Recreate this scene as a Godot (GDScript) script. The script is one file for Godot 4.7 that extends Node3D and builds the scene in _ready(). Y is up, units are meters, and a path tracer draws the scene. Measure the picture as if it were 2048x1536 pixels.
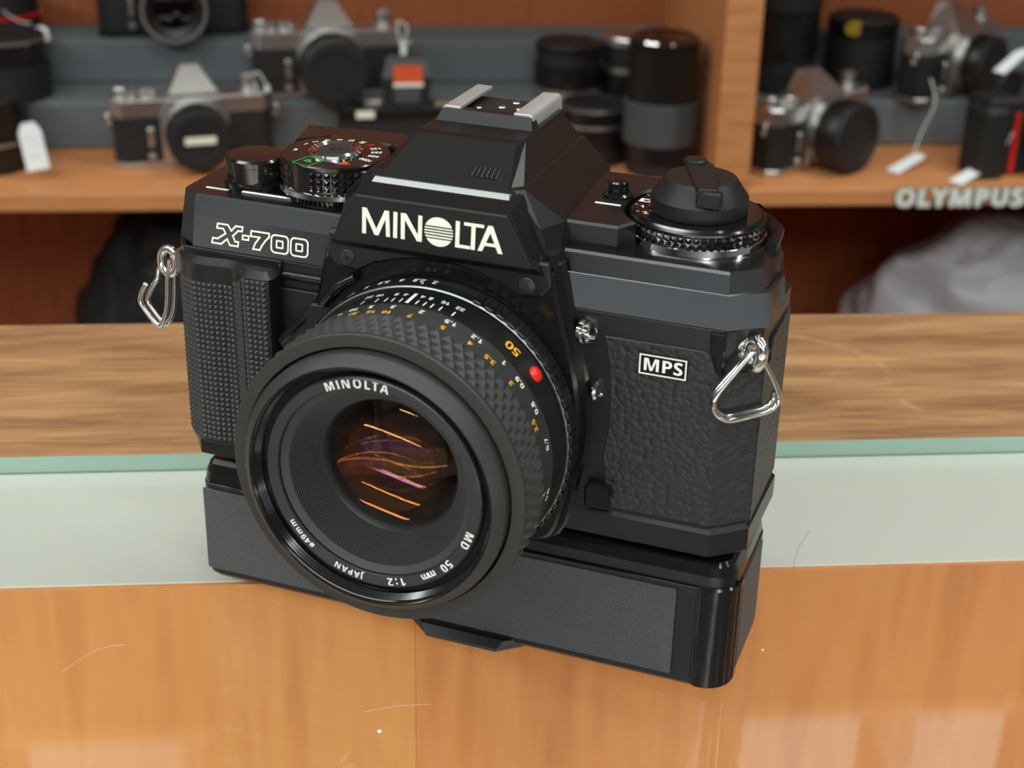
extends Node3D
# A black film SLR with motor drive on a glass shop counter, shelves of cameras behind.
# All lengths in the builders are millimetres; K turns them into metres.
const K := 0.001
const SHELF_Y := -183.6
const STEP_ONE_Y := -143.2
const STEP_TWO_Y := -105.7
const AXIS := Vector2(-0.48, 64.02)   # the lens axis of the main camera (x, y)
var M := {}
var names := {}
var glyphs := {}
var bold: SystemFont
var plain: SystemFont
var rng := RandomNumberGenerator.new()

# ------------------------------------------------------------------ mesh builder
class Shape:
	var v := PackedVector3Array()
	var n := PackedVector3Array()
	var lift := 0.0
	func tri(a: Vector3, b: Vector3, c: Vector3, na: Vector3, nb: Vector3, nc: Vector3) -> void:
		if (b - a).cross(c - a).dot(na + nb + nc) > 0.0:
			v.append_array([a, c, b]); n.append_array([na, nc, nb])
		else:
			v.append_array([a, b, c]); n.append_array([na, nb, nc])
	func quad(a: Vector3, b: Vector3, c: Vector3, d: Vector3, na: Vector3, nb: Vector3, nc: Vector3, nd: Vector3) -> void:
		tri(a, b, c, na, nb, nc); tri(a, c, d, na, nc, nd)
	func face(p: Array, out: Vector3) -> void:
		var g: Vector3 = ((p[1] - p[0]) as Vector3).cross(p[2] - p[0])
		if g.length_squared() < 1e-12 and p.size() > 3: g = ((p[2] - p[0]) as Vector3).cross(p[3] - p[0])
		g = g.normalized()
		if g.dot(out) < 0.0: g = -g
		for i in range(1, p.size() - 1): tri(p[0], p[i], p[i + 1], g, g, g)
	func mesh() -> ArrayMesh:
		var a := []
		a.resize(Mesh.ARRAY_MAX)
		var w := PackedVector3Array()
		w.resize(v.size())
		for i in v.size(): w[i] = v[i] * 0.001
		a[Mesh.ARRAY_VERTEX] = w
		a[Mesh.ARRAY_NORMAL] = n
		var m := ArrayMesh.new()
		m.add_surface_from_arrays(Mesh.PRIMITIVE_TRIANGLES, a)
		return m

func S() -> Shape: return Shape.new()
const UPRIGHT := Transform3D(Vector3(1, 0, 0), Vector3(0, 0, -1), Vector3(0, 1, 0), Vector3.ZERO)   # local z becomes up
func up_at(x: float, y: float, z: float) -> Transform3D: return Transform3D(UPRIGHT.basis, Vector3(x, y, z))
func frame(o: Vector3, right: Vector3, up: Vector3) -> Transform3D:
	var r := right.normalized(); var u := (up - r * up.dot(r)).normalized()
	return Transform3D(r, u, r.cross(u), o)

func inset(p: PackedVector2Array, by: float) -> PackedVector2Array:
	var q := PackedVector2Array()
	for i in p.size():
		var a := (p[i] - p[i - 1]).normalized(); var b := (p[(i + 1) % p.size()] - p[i]).normalized()
		var na := Vector2(a.y, -a.x); var nb := Vector2(b.y, -b.x)
		var m := (na + nb).normalized()
		q.append(p[i] - m * by / maxf(0.35, m.dot(na)))
	return q

func ext(s: Shape, poly, T: Transform3D, z0: float, z1: float, bt := 0.0, bb := 0.0) -> Shape:
	var lv := []
	if bb > 0.0: lv.append([bb, z0]); lv.append([0.0, z0 + bb])
	else: lv.append([0.0, z0])
	if bt > 0.0: lv.append([0.0, z1 - bt]); lv.append([bt, z1])
	else: lv.append([0.0, z1])
	return stack(s, poly, T, lv)

# an outline carried up through levels of (inset, height)
func stack(s: Shape, poly, T: Transform3D, levels: Array) -> Shape:
	var p := PackedVector2Array(poly)
	if Geometry2D.is_polygon_clockwise(p): p.reverse()
	var rings := []
	for l in levels: rings.append([inset(p, l[0]) if l[0] != 0.0 else p, l[1]])
	var c := p.size()
	var en := []
	for i in c:
		var d: Vector2 = (p[(i + 1) % c] - p[i]).normalized()
		en.append(Vector2(d.y, -d.x))
	for k in rings.size() - 1:
		var lo: PackedVector2Array = rings[k][0]; var hi: PackedVector2Array = rings[k + 1][0]
		var za: float = rings[k][1]; var zb: float = rings[k + 1][1]
		var rise := zb - za; var tilt: float = levels[k + 1][0] - levels[k][0]
		for i in c:
			var j := (i + 1) % c
			var n0: Vector2 = en[i]; var n1: Vector2 = en[i]
			if n0.dot(en[i - 1]) > 0.8: n0 = (n0 + en[i - 1]).normalized()
			if n1.dot(en[j]) > 0.8: n1 = (n1 + en[j]).normalized()
			var w0 := (T.basis * Vector3(n0.x * rise, n0.y * rise, tilt)).normalized(); var w1 := (T.basis * Vector3(n1.x * rise, n1.y * rise, tilt)).normalized()
			s.quad(T * Vector3(lo[i].x, lo[i].y, za), T * Vector3(lo[j].x, lo[j].y, za), T * Vector3(hi[j].x, hi[j].y, zb), T * Vector3(hi[i].x, hi[i].y, zb), w0, w1, w1, w0)
	for e in [0, rings.size() - 1]:
		var q: PackedVector2Array = rings[e][0]
		var z: float = rings[e][1]
		var idx := Geometry2D.triangulate_polygon(q)
		var nn := (T.basis * Vector3(0, 0, -1 if e == 0 else 1)).normalized()
		for i in range(0, idx.size(), 3):
			s.tri(T * Vector3(q[idx[i]].x, q[idx[i]].y, z), T * Vector3(q[idx[i + 1]].x, q[idx[i + 1]].y, z), T * Vector3(q[idx[i + 2]].x, q[idx[i + 2]].y, z), nn, nn, nn)
	return s

func tiers(s: Shape, pts: Array, levels: Array) -> Shape:
	var q := PackedVector2Array()
	for p in pts: q.append(Vector2(p.x, -p.y))
	return stack(s, q, UPRIGHT, levels)

# a horizontal slab: its outline as (x, z) points
func plate(s: Shape, pts: Array, y0: float, y1: float, bt := 0.0, bb := 0.0) -> Shape:
	var q := PackedVector2Array()
	for p in pts: q.append(Vector2(p.x, -p.y))
	return ext(s, q, UPRIGHT, y0, y1, bt, bb)

func box(s: Shape, c: Vector3, size: Vector3, bev := 0.0, T := Transform3D()) -> Shape:
	var h := size / 2
	var q := PackedVector2Array([Vector2(-h.x, -h.y), Vector2(h.x, -h.y), Vector2(h.x, h.y), Vector2(-h.x, h.y)])
	if bev > 0.0: q = PackedVector2Array([Vector2(-h.x + bev, -h.y), Vector2(h.x - bev, -h.y), Vector2(h.x, -h.y + bev), Vector2(h.x, h.y - bev), Vector2(h.x - bev, h.y), Vector2(-h.x + bev, h.y), Vector2(-h.x, h.y - bev), Vector2(-h.x, -h.y + bev)])
	return ext(s, q, T * Transform3D(Basis(), c), -h.z, h.z, bev, bev)

func rrect(x0: float, y0: float, x1: float, y1: float, r: float, n := 5) -> PackedVector2Array:
	var q := PackedVector2Array()
	for c in [[x1 - r, y0 + r, -90.0], [x1 - r, y1 - r, 0.0], [x0 + r, y1 - r, 90.0], [x0 + r, y0 + r, 180.0]]:
		for i in n + 1:
			var a := deg_to_rad(c[2] + 90.0 * i / n)
			q.append(Vector2(c[0] + r * cos(a), c[1] + r * sin(a)))
	return q

func disc(cx: float, cy: float, rx: float, ry: float, n := 32) -> PackedVector2Array:
	var q := PackedVector2Array()
	for i in n: q.append(Vector2(cx + rx * cos(TAU * i / n), cy + ry * sin(TAU * i / n)))
	return q

# profile: (radius, height) pairs, outside going up
func lathe(s: Shape, prof: Array, T: Transform3D, n := 64, a0 := 0.0, a1 := TAU) -> Shape:
	var ns := []
	for k in prof.size() - 1:
		var d: Vector2 = (prof[k + 1] - prof[k]).normalized()
		ns.append(Vector2(d.y, -d.x))
	for k in prof.size() - 1:
		var m0: Vector2 = ns[k]; var m1: Vector2 = ns[k]
		if k > 0 and m0.dot(ns[k - 1]) > 0.85: m0 = (m0 + ns[k - 1]).normalized()
		if k < ns.size() - 1 and m1.dot(ns[k + 1]) > 0.85: m1 = (m1 + ns[k + 1]).normalized()
		var p: Vector2 = prof[k]; var q: Vector2 = prof[k + 1]
		for i in n:
			var a := lerpf(a0, a1, float(i) / n); var b := lerpf(a0, a1, float(i + 1) / n)
			var ca := Vector2(cos(a), sin(a)); var cb := Vector2(cos(b), sin(b))
			s.quad(T * Vector3(p.x * ca.x, p.x * ca.y, p.y), T * Vector3(p.x * cb.x, p.x * cb.y, p.y), T * Vector3(q.x * cb.x, q.x * cb.y, q.y), T * Vector3(q.x * ca.x, q.x * ca.y, q.y),
				T.basis * Vector3(m0.x * ca.x, m0.x * ca.y, m0.y), T.basis * Vector3(m0.x * cb.x, m0.x * cb.y, m0.y), T.basis * Vector3(m1.x * cb.x, m1.x * cb.y, m1.y), T.basis * Vector3(m1.x * ca.x, m1.x * ca.y, m1.y))
	return s

func tube(s: Shape, pts: Array, r: float, n := 10, closed := false) -> Shape:
	var c := pts.size()
	var fr := []
	var side := Vector3.ZERO
	for i in c:
		var a: Vector3 = pts[(i - 1 + c) % c] if closed or i > 0 else pts[0]
		var b: Vector3 = pts[(i + 1) % c] if closed or i < c - 1 else pts[c - 1]
		var d := (b - a).normalized()
		if i == 0: side = d.cross(Vector3(0.13, 0.2, 0.97)).normalized()
		side = (side - d * side.dot(d)).normalized()
		fr.append([side, d.cross(side)])
	for i in (c if closed else c - 1):
		var j := (i + 1) % c
		for k in n:
			var q := []
			var w := []
			for e in [[i, k], [i, k + 1], [j, k + 1], [j, k]]:
				var t: float = TAU * e[1] / n
				var o: Vector3 = fr[e[0]][0] * cos(t) + fr[e[0]][1] * sin(t)
				q.append(pts[e[0]] + o * r); w.append(o)
			s.quad(q[0], q[1], q[2], q[3], w[0], w[1], w[2], w[3])
	if not closed:
		for e in [0, c - 1]:
			var q := []
			for k in n: q.append(pts[e] + (fr[e][0] * cos(TAU * k / n) + fr[e][1] * sin(TAU * k / n)) * r)
			s.face(q, (pts[0] - pts[1]) if e == 0 else (pts[c - 1] - pts[c - 2]))
	return s

func smooth_path(pts: Array, steps: int, closed := false) -> Array:
	var out := []
	var c := pts.size()
	for i in (c if closed else c - 1):
		var p0: Vector3 = pts[(i - 1 + c) % c] if closed or i > 0 else pts[0]
		var p1: Vector3 = pts[i]; var p2: Vector3 = pts[(i + 1) % c]
		var p3: Vector3 = pts[(i + 2) % c] if closed or i < c - 2 else pts[c - 1]
		for k in steps: out.append(p1.cubic_interpolate(p2, p0, p3, float(k) / steps))
	if not closed: out.append(pts[c - 1])
	return out

# rings of equal count joined by flat faces, outward from the middle
func loft(s: Shape, rings: Array, caps := true) -> Shape:
	var mid := Vector3.ZERO
	var cnt := 0
	for r in rings:
		for p in r: mid += p; cnt += 1
	mid /= cnt
	for k in rings.size() - 1:
		var a: Array = rings[k]; var b: Array = rings[k + 1]
		for i in a.size():
			var j := (i + 1) % a.size()
			var c: Vector3 = (a[i] + a[j] + b[i] + b[j]) / 4.0
			s.face([a[i], a[j], b[j]], c - mid); s.face([a[i], b[j], b[i]], c - mid)
	if caps:
		s.face(rings[0], rings[0][0] - rings[1][0]); s.face(rings[-1], rings[-1][0] - rings[-2][0])
	return s

func stroke(s: Shape, pts: Array, w: float, T: Transform3D, closed := false) -> Shape:
	var c := pts.size()
	for i in (c if closed else c - 1):
		var a: Vector2 = pts[i]; var b: Vector2 = pts[(i + 1) % c]
		var d := (b - a).normalized() * w / 2
		var e := Vector2(-d.y, d.x)
		var q := [a - d + e, a - d - e, b + d - e, b + d + e]
		var w3 := []
		s.lift += 0.002
		for p in q: w3.append(T * Vector3(p.x, p.y, s.lift))
		s.face(w3, T.basis.z)
	return s

func flat(s: Shape, poly: PackedVector2Array, T: Transform3D) -> Shape:
	var idx := Geometry2D.triangulate_polygon(poly)
	s.lift += 0.002
	for i in range(0, idx.size(), 3):
		s.face([T * Vector3(poly[idx[i]].x, poly[idx[i]].y, s.lift), T * Vector3(poly[idx[i + 1]].x, poly[idx[i + 1]].y, s.lift), T * Vector3(poly[idx[i + 2]].x, poly[idx[i + 2]].y, s.lift)], T.basis.z)
	return s

# lettering of a given capital height, centred on T
func write(s: Shape, t: String, T: Transform3D, h: float, f: SystemFont, squeeze := 1.0) -> Shape:
	if t == "I":   # a plain bar, as on the lens
		return flat(s, PackedVector2Array([Vector2(-0.105 * h, -h / 2), Vector2(0.105 * h, -h / 2), Vector2(0.105 * h, h / 2), Vector2(-0.105 * h, h / 2)]), T)
	var key := t + str(f.font_weight)
	if not glyphs.has(key):
		var m := TextMesh.new()
		m.font = f; m.font_size = 64; m.pixel_size = 1.0 / 64; m.depth = 0.0; m.curve_step = 3.0; m.text = t
		glyphs[key] = m.get_mesh_arrays() if m.get_surface_count() else []
	var a: Array = glyphs[key]
	if a.is_empty(): return s
	var k := h / 0.714
	var p: PackedVector3Array = a[Mesh.ARRAY_VERTEX]
	var idx = a[Mesh.ARRAY_INDEX]
	if idx == null or idx.size() == 0: idx = PackedInt32Array(range(p.size()))
	for i in range(0, idx.size(), 3):
		var q := []
		for e in 3: q.append(T * Vector3(p[idx[i + e]].x * k * squeeze, p[idx[i + e]].y * k, 0))
		s.tri(q[0], q[1], q[2], T.basis.z, T.basis.z, T.basis.z)
	return s

# lettering round a ring: on its face (letters point outward, read clockwise) or on its rim (letters point forward)
func write_round(s: Shape, t: String, deg: float, r: float, z: float, h: float, f: SystemFont, rim: bool, space := 1.0) -> Shape:
	var w := []
	var sum := 0.0
	for ch in t:
		var adv: float = f.get_string_size(ch, HORIZONTAL_ALIGNMENT_LEFT, -1, 64).x / 64.0 * h / 0.714 * space
		if ch == "I": adv = 0.42 * h * space
		w.append(adv); sum += adv
	var at := -sum / 2
	for i in t.length():
		var mid: float = at + w[i] / 2
		var a := deg_to_rad(deg) + (mid / r if rim else -mid / r)
		var o := Vector3(AXIS.x + r * cos(a), AXIS.y + r * sin(a), z)
		var n := Vector3(cos(a), sin(a), 0); var tg := Vector3(-sin(a), cos(a), 0)
		if t[i] != " ": write(s, t[i], frame(o, tg, Vector3(0, 0, 1)) if rim else frame(o, -tg, n), h, f)
		at += w[i]
	return s

func pyramid(s: Shape, o: Vector3, u: Vector3, w: Vector3, n: Vector3) -> void:
	var c := [o - u - w, o + u - w, o + u + w, o - u + w]
	for i in 4:
		var a: Vector3 = c[i]; var b: Vector3 = c[(i + 1) % 4]
		s.face([a, b, o + n], (a + b) / 2 - o + n * 0.5)

# ------------------------------------------------------------------ nodes
func numbered(called: String) -> String:
	names[called] = names.get(called, -1) + 1
	return called if names[called] == 0 else "%s_%03d" % [called, names[called]]

func thing(called: String, label: String, category: String, at := Vector3.ZERO, turn := 0.0, group := "") -> Node3D:
	var o := Node3D.new()
	o.name = numbered(called)
	add_child(o, true)
	o.position = at * K
	o.rotation.y = deg_to_rad(turn)
	o.set_meta("label", label); o.set_meta("category", category)
	if group: o.set_meta("group", group)
	return o

func part(called: String, s: Shape, m: Material, parent: Node, label := "", stuff := false) -> MeshInstance3D:
	var o := MeshInstance3D.new()
	o.name = called
	o.mesh = s.mesh()
	o.mesh.surface_set_material(0, m)
	parent.add_child(o, true)
	if label: o.set_meta("label", label)
	if stuff: o.set_meta("kind", "stuff")
	return o

func one(called: String, s: Shape, m: Material, label: String, category: String, at := Vector3.ZERO, turn := 0.0, group := "") -> MeshInstance3D:
	var o := part(numbered(called), s, m, self, label)
	o.position = at * K; o.rotation.y = deg_to_rad(turn)
	o.set_meta("category", category)
	if group: o.set_meta("group", group)
	return o

func struct(called: String, s: Shape, m: Material, parent: Node = null) -> MeshInstance3D:
	var o := part(called, s, m, parent if parent else self)
	if parent == null: o.set_meta("kind", "structure")
	return o

# ------------------------------------------------------------------ materials
func mat(c: Color, rough: float, metal := 0.0, spec := 0.5) -> StandardMaterial3D:
	var m := StandardMaterial3D.new()
	m.albedo_color = c; m.roughness = rough; m.metallic = metal; m.metallic_specular = spec
	return m

func noise_tex(freq: float, kind: int, octaves: int, ramp: Array = [], seed_ := 1, size := 512) -> NoiseTexture2D:
	var f := FastNoiseLite.new()
	f.seed = seed_; f.frequency = freq; f.noise_type = kind; f.fractal_octaves = octaves
	if kind == FastNoiseLite.TYPE_CELLULAR: f.cellular_return_type = FastNoiseLite.RETURN_DISTANCE; f.cellular_distance_function = FastNoiseLite.DISTANCE_EUCLIDEAN_SQUARED; f.fractal_type = FastNoiseLite.FRACTAL_NONE
	var t := NoiseTexture2D.new()
	t.width = size; t.height = size; t.seamless = true; t.noise = f
	if ramp.size():
		var g := Gradient.new()
		g.offsets = PackedFloat32Array(range(ramp.size()).map(func(i): return float(i) / (ramp.size() - 1)))
		g.colors = PackedColorArray(ramp)
		t.color_ramp = g
	return t

func relief(m: StandardMaterial3D, t: Texture2D, cm: float, scale: Vector3) -> StandardMaterial3D:
	m.heightmap_enabled = true; m.heightmap_texture = t; m.heightmap_scale = cm
	m.uv1_triplanar = true; m.uv1_scale = scale
	return m

func wood(ramp: Array, scale: Vector3, rough: float, seed_: int, freq := 0.012) -> StandardMaterial3D:
	var m := mat(Color.WHITE, rough)
	m.albedo_texture = noise_tex(freq, FastNoiseLite.TYPE_SIMPLEX_SMOOTH, 5, ramp, seed_, 1024)
	m.uv1_triplanar = true; m.uv1_world_triplanar = true; m.uv1_scale = scale
	return m

func coat(c: Color, share: float) -> StandardMaterial3D:
	# an optical coating: a faint tinted mirror over clear glass
	var m := mat(Color(c.r, c.g, c.b, share), 0.015, 1.0)
	var im := Image.create(4, 4, false, Image.FORMAT_RGBA8)
	im.fill(Color.WHITE)
	m.albedo_texture = ImageTexture.create_from_image(im)
	m.transparency = BaseMaterial3D.TRANSPARENCY_ALPHA
	return m

func glow(c: Color, e: float) -> StandardMaterial3D:
	var m := mat(Color(0.9, 0.9, 0.9), 0.5)
	m.emission_enabled = true; m.emission = c; m.emission_energy_multiplier = e
	return m

func materials() -> void:
	M.gloss = mat(Color(0.07, 0.072, 0.075), 0.15)
	M.satin = relief(mat(Color(0.08, 0.083, 0.086), 0.32), noise_tex(0.09, FastNoiseLite.TYPE_SIMPLEX, 2), 0.0012, Vector3.ONE * 60)
	M.panel_black = mat(Color(0.07, 0.074, 0.078), 0.22, 0.0, 0.72)
	M.matte = mat(Color(0.085, 0.087, 0.087), 0.45, 0.0, 0.42)
	M.ring = mat(Color(0.165, 0.16, 0.155), 0.5)
	M.cone = mat(Color(0.16, 0.16, 0.165), 0.4)
	M.strip = mat(Color(0.62, 0.63, 0.62), 0.4, 1.0)
	M.rail = mat(Color(0.78, 0.78, 0.77), 0.45, 0.7)
	M.void = mat(Color(0.04, 0.04, 0.042), 0.7)
	M.anod = mat(Color(0.22, 0.23, 0.24), 0.34, 0.4)
	M.rubber = mat(Color(0.19, 0.19, 0.19), 0.5)
	M.leather = relief(mat(Color(0.13, 0.134, 0.138), 0.46), noise_tex(0.034, FastNoiseLite.TYPE_CELLULAR, 1, [Color.WHITE, Color.BLACK], 4), 0.042, Vector3.ONE * 42)
	M.grain = relief(mat(Color(0.3, 0.305, 0.31), 0.56), noise_tex(0.07, FastNoiseLite.TYPE_SIMPLEX, 3, [], 7), 0.03, Vector3.ONE * 50)
	M.chrome = mat(Color(0.9, 0.9, 0.89), 0.09, 1.0)
	M.steel = mat(Color(0.8, 0.8, 0.79), 0.32, 1.0)
	M.print = mat(Color(0.93, 0.93, 0.9), 0.5)
	M.cream = mat(Color(0.95, 0.94, 0.88), 0.45)
	M.yellow = mat(Color(0.93, 0.68, 0.12), 0.5)
	M.orange = mat(Color(0.93, 0.33, 0.1), 0.5)
	M.green = mat(Color(0.16, 0.66, 0.32), 0.5)
	M.red = mat(Color(0.85, 0.13, 0.08), 0.3)
	M.bronze = mat(Color(0.1, 0.085, 0.075), 0.35)
	M.violet = mat(Color(0.13, 0.1, 0.14), 0.15)
	# background goods
	M.silver = mat(Color(0.8, 0.79, 0.78), 0.38, 1.0)
	M.old_leather = relief(mat(Color(0.1, 0.105, 0.11), 0.6), noise_tex(0.05, FastNoiseLite.TYPE_CELLULAR, 1, [Color.WHITE, Color.BLACK], 5), 0.03, Vector3.ONE * 12)
	M.black_goods = mat(Color(0.075, 0.075, 0.078), 0.35)
	M.dull_black = mat(Color(0.1, 0.1, 0.105), 0.6)
	M.grey_rubber = mat(Color(0.27, 0.28, 0.29), 0.7)
	M.foam = relief(mat(Color(0.39, 0.41, 0.43), 0.95), noise_tex(0.2, FastNoiseLite.TYPE_SIMPLEX, 3, [], 9), 0.05, Vector3.ONE * 9)
	M.tag = mat(Color(0.93, 0.94, 0.95), 0.7)
	M.string = mat(Color(0.85, 0.85, 0.83), 0.8)
	M.ink = mat(Color(0.2, 0.2, 0.24), 0.7)
	M.amber = mat(Color(0.8, 0.32, 0.15), 0.15)
	M.olive_gold = mat(Color(0.62, 0.5, 0.13), 0.4)
	M.lens_glass = mat(Color(0.02, 0.02, 0.035), 0.04, 0.0, 0.7)
	M.bag = relief(mat(Color(0.035, 0.035, 0.04), 0.65), noise_tex(0.06, FastNoiseLite.TYPE_SIMPLEX, 3, [], 3), 0.15, Vector3.ONE * 6)
	M.plastic = mat(Color(0.66, 0.64, 0.66), 0.4)
	M.plastic.backlight_enabled = true; M.plastic.backlight = Color(0.3, 0.3, 0.3)
	# place
	M.pane = mat(Color(0.9, 1, 0.96, 0.015), 0.0)
	M.pane.transparency = BaseMaterial3D.TRANSPARENCY_ALPHA
	M.pane_edge = mat(Color(0.6, 0.73, 0.68), 0.12)
	M.white_board = relief(mat(Color(0.78, 0.79, 0.755), 0.5), noise_tex(0.05, FastNoiseLite.TYPE_SIMPLEX, 3, [], 6), 0.004, Vector3(3, 60, 60))
	M.door_wood = wood([Color(0.78, 0.5, 0.24), Color(0.83, 0.55, 0.27), Color(0.86, 0.59, 0.3), Color(0.84, 0.56, 0.28), Color(0.8, 0.52, 0.25)], Vector3(5, 0.5, 5), 0.45, 11)
	M.door_wood_dark = wood([Color(0.74, 0.46, 0.22), Color(0.8, 0.51, 0.25), Color(0.83, 0.55, 0.28), Color(0.81, 0.52, 0.26), Color(0.76, 0.48, 0.23)], Vector3(5, 0.5, 5), 0.45, 12)
	M.shelf_wood = wood([Color(0.7, 0.42, 0.24), Color(0.8, 0.53, 0.33), Color(0.83, 0.56, 0.36), Color(0.74, 0.46, 0.28)], Vector3(0.8, 8, 8), 0.45, 13)
	M.panel_wood = wood([Color(0.54, 0.28, 0.16), Color(0.64, 0.35, 0.2), Color(0.68, 0.38, 0.22), Color(0.58, 0.31, 0.17)], Vector3(7, 0.8, 7), 0.5, 14)
	M.ledge_wood = ledge_material()
	M.wall = mat(Color(0.5, 0.49, 0.48), 0.9)
	M.ceiling = mat(Color(0.68, 0.68, 0.68), 0.95)
	M.floor = relief(mat(Color(0.33, 0.31, 0.29), 0.5), noise_tex(0.02, FastNoiseLite.TYPE_SIMPLEX, 3, [], 2), 0.01, Vector3.ONE)
	M.fixture = mat(Color(0.9, 0.9, 0.9), 0.5)
	M.lamp_bar = glow(Color(1, 0.95, 0.88), 5.0)  # glow of the lamp added inside the counter
	M.tube = glow(Color(0.97, 1, 0.98), 5.0)

# worn walnut-stained ledge: grain along x, pale scratches and cup rings rubbed into the finish
func ledge_material() -> StandardMaterial3D:
	var W := 1024; var H := 256
	var im := Image.create(W, H, false, Image.FORMAT_RGBA8)
	var f := FastNoiseLite.new()
	f.seed = 21; f.frequency = 0.012; f.fractal_octaves = 5
	var g := FastNoiseLite.new()
	g.seed = 22; g.frequency = 0.05; g.fractal_octaves = 3
	var lo := Color(0.48, 0.34, 0.225); var hi := Color(0.74, 0.565, 0.4)
	for y in H:
		for x in W:
			var a := f.get_noise_2d(x * 0.35, y * 2.4) * 0.75 + g.get_noise_2d(x * 0.3, y * 6.0) * 0.5
			im.set_pixel(x, y, lo.lerp(hi, clampf(0.5 + a * 0.75, 0.0, 1.0)))
	# half a millimetre to a pixel; pixel x = (world x + 256) * 2, pixel y = (world z + 228) * 2 in the strip in view
	var pale := Color(0.72, 0.56, 0.38)
	var marks := []
	for k in 80:
		var a := deg_to_rad(-25.0 + k * 2.2)
		marks.append([110 + 42 * cos(a), -150 - 32 * sin(a), 1.6, 0.6 if k > 14 else 0.25])
	for k in 50: marks.append([170 + 40 * cos(deg_to_rad(60 + k * 2.0)), -135 - 32 * sin(deg_to_rad(60 + k * 2.0)), 1.4, 0.3])
	for k in 12: marks.append([150 + k * 0.35, -128 + k * 0.7, 1.3, 0.7])
	var r := RandomNumberGenerator.new()
	r.seed = 5
	for k in 26:
		var p := Vector2(r.randf_range(-140, 210), r.randf_range(-190, -105)); var d := Vector2.from_angle(r.randf_range(-0.5, 0.5)) * r.randf_range(0.3, 0.8)
		for i in r.randi_range(3, 12): marks.append([p.x + d.x * i, p.y + d.y * i, 0.6, r.randf_range(0.2, 0.6)])
	for m in marks:
		var cx: float = (m[0] + 256.0) * 2.0; var cy: float = (m[1] + 228.0) * 2.0
		var rad: float = m[2] * 2.0
		for y in range(int(cy - rad), int(cy + rad) + 1):
			for x in range(int(cx - rad), int(cx + rad) + 1):
				if x >= 0 and y >= 0 and x < W and y < H and Vector2(x - cx, y - cy).length() < rad:
					var n := 0.5 + 0.5 * g.get_noise_2d(x * 2.0, y * 2.0)
					im.set_pixel(x, y, im.get_pixel(x, y).lerp(pale, m[3] * 0.75 * n))
	var m2 := mat(Color.WHITE, 0.42)
	m2.albedo_texture = ImageTexture.create_from_image(im)
	m2.uv1_triplanar = true; m2.uv1_world_triplanar = true
	m2.uv1_scale = Vector3(1000.0 / 512.0, 1000.0 / 128.0, 1000.0 / 128.0)
	m2.uv1_offset = Vector3(0.5, 0, 228.0 / 128.0)
	return m2

# ------------------------------------------------------------------ scene
func _ready() -> void:
	rng.seed = 3
	# camera
	var cam := Camera3D.new()
	cam.name = "camera"
	add_child(cam)
	var look := CameraAttributesPhysical.new()
	look.frustum_focal_length = 48.31
	look.frustum_focus_distance = 0.345
	look.frustum_near = 0.02; look.frustum_far = 30.0
	look.exposure_aperture = 20.0
	cam.attributes = look
	cam.transform = Transform3D(Vector3(0.99653, 0.01993, 0.08076), Vector3(0.01707, 0.90117, -0.43313), Vector3(-0.08141, 0.43301, 0.89771), Vector3(-0.01386, 0.21536, 0.30375)).orthonormalized()
	cam.fov = rad_to_deg(2.0 * atan(768.0 / 3091.86))
	cam.near = 0.02; cam.far = 30.0
	cam.current = true
	# air and exposure
	var we := WorldEnvironment.new()
	we.name = "world"
	var env := Environment.new()
	env.background_mode = Environment.BG_COLOR
	env.background_color = Color(0.9, 0.95, 1.0)
	env.background_energy_multiplier = 2.2
	env.tonemap_mode = Environment.TONE_MAPPER_LINEAR
	env.tonemap_exposure = 0.59
	env.sdfgi_enabled = true; env.ssao_enabled = true; env.ssil_enabled = true
	we.environment = env
	add_child(we)
	bold = SystemFont.new(); bold.font_names = PackedStringArray(["Droid Sans"]); bold.font_weight = 700
	plain = SystemFont.new(); plain.font_names = PackedStringArray(["Droid Sans"]); plain.font_weight = 400
	materials()
	lamps()
	room()
	counter()
	wall_unit()
	film_camera()
	goods()

# rows of linear ceiling lights
func lamps() -> void:
	var turn := 40.0
	var along := Vector3(cos(deg_to_rad(turn)), 0, sin(deg_to_rad(turn)))
	for row in [[Vector3(-1300, 1734, 1400), 5, 3.8], [Vector3(73, 1734, 759), 3, 1.3], [Vector3(1350, 1734, 0), 2, 2.2]]:
		for i in row[1]:
			var at: Vector3 = row[0] + along * 1215.0 * (i - (row[1] - 1) / 2.0)
			var t := thing("ceiling_light", "white linear ceiling light with a long frosted diffuser", "ceiling light", at, -turn, "ceiling lights above the shop")
			part("housing", box(S(), Vector3(0, 4, 0), Vector3(1210, 22, 150), 3), M.fixture, t)
			part("diffuser", box(S(), Vector3(0, -14, 0), Vector3(1196, 14, 126), 3), M.tube, t)
			var a := AreaLight3D.new()
			a.name = "lamp_light"
			a.area_size = Vector2(1.19, 0.12)
			a.light_energy = row[2]
			a.light_color = Color(0.97, 1.0, 0.98)
			a.shadow_enabled = true
			a.area_range = 14.0
			t.add_child(a)
			a.position = Vector3(0, -0.024, 0)
			a.rotation.x = -PI / 2

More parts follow.
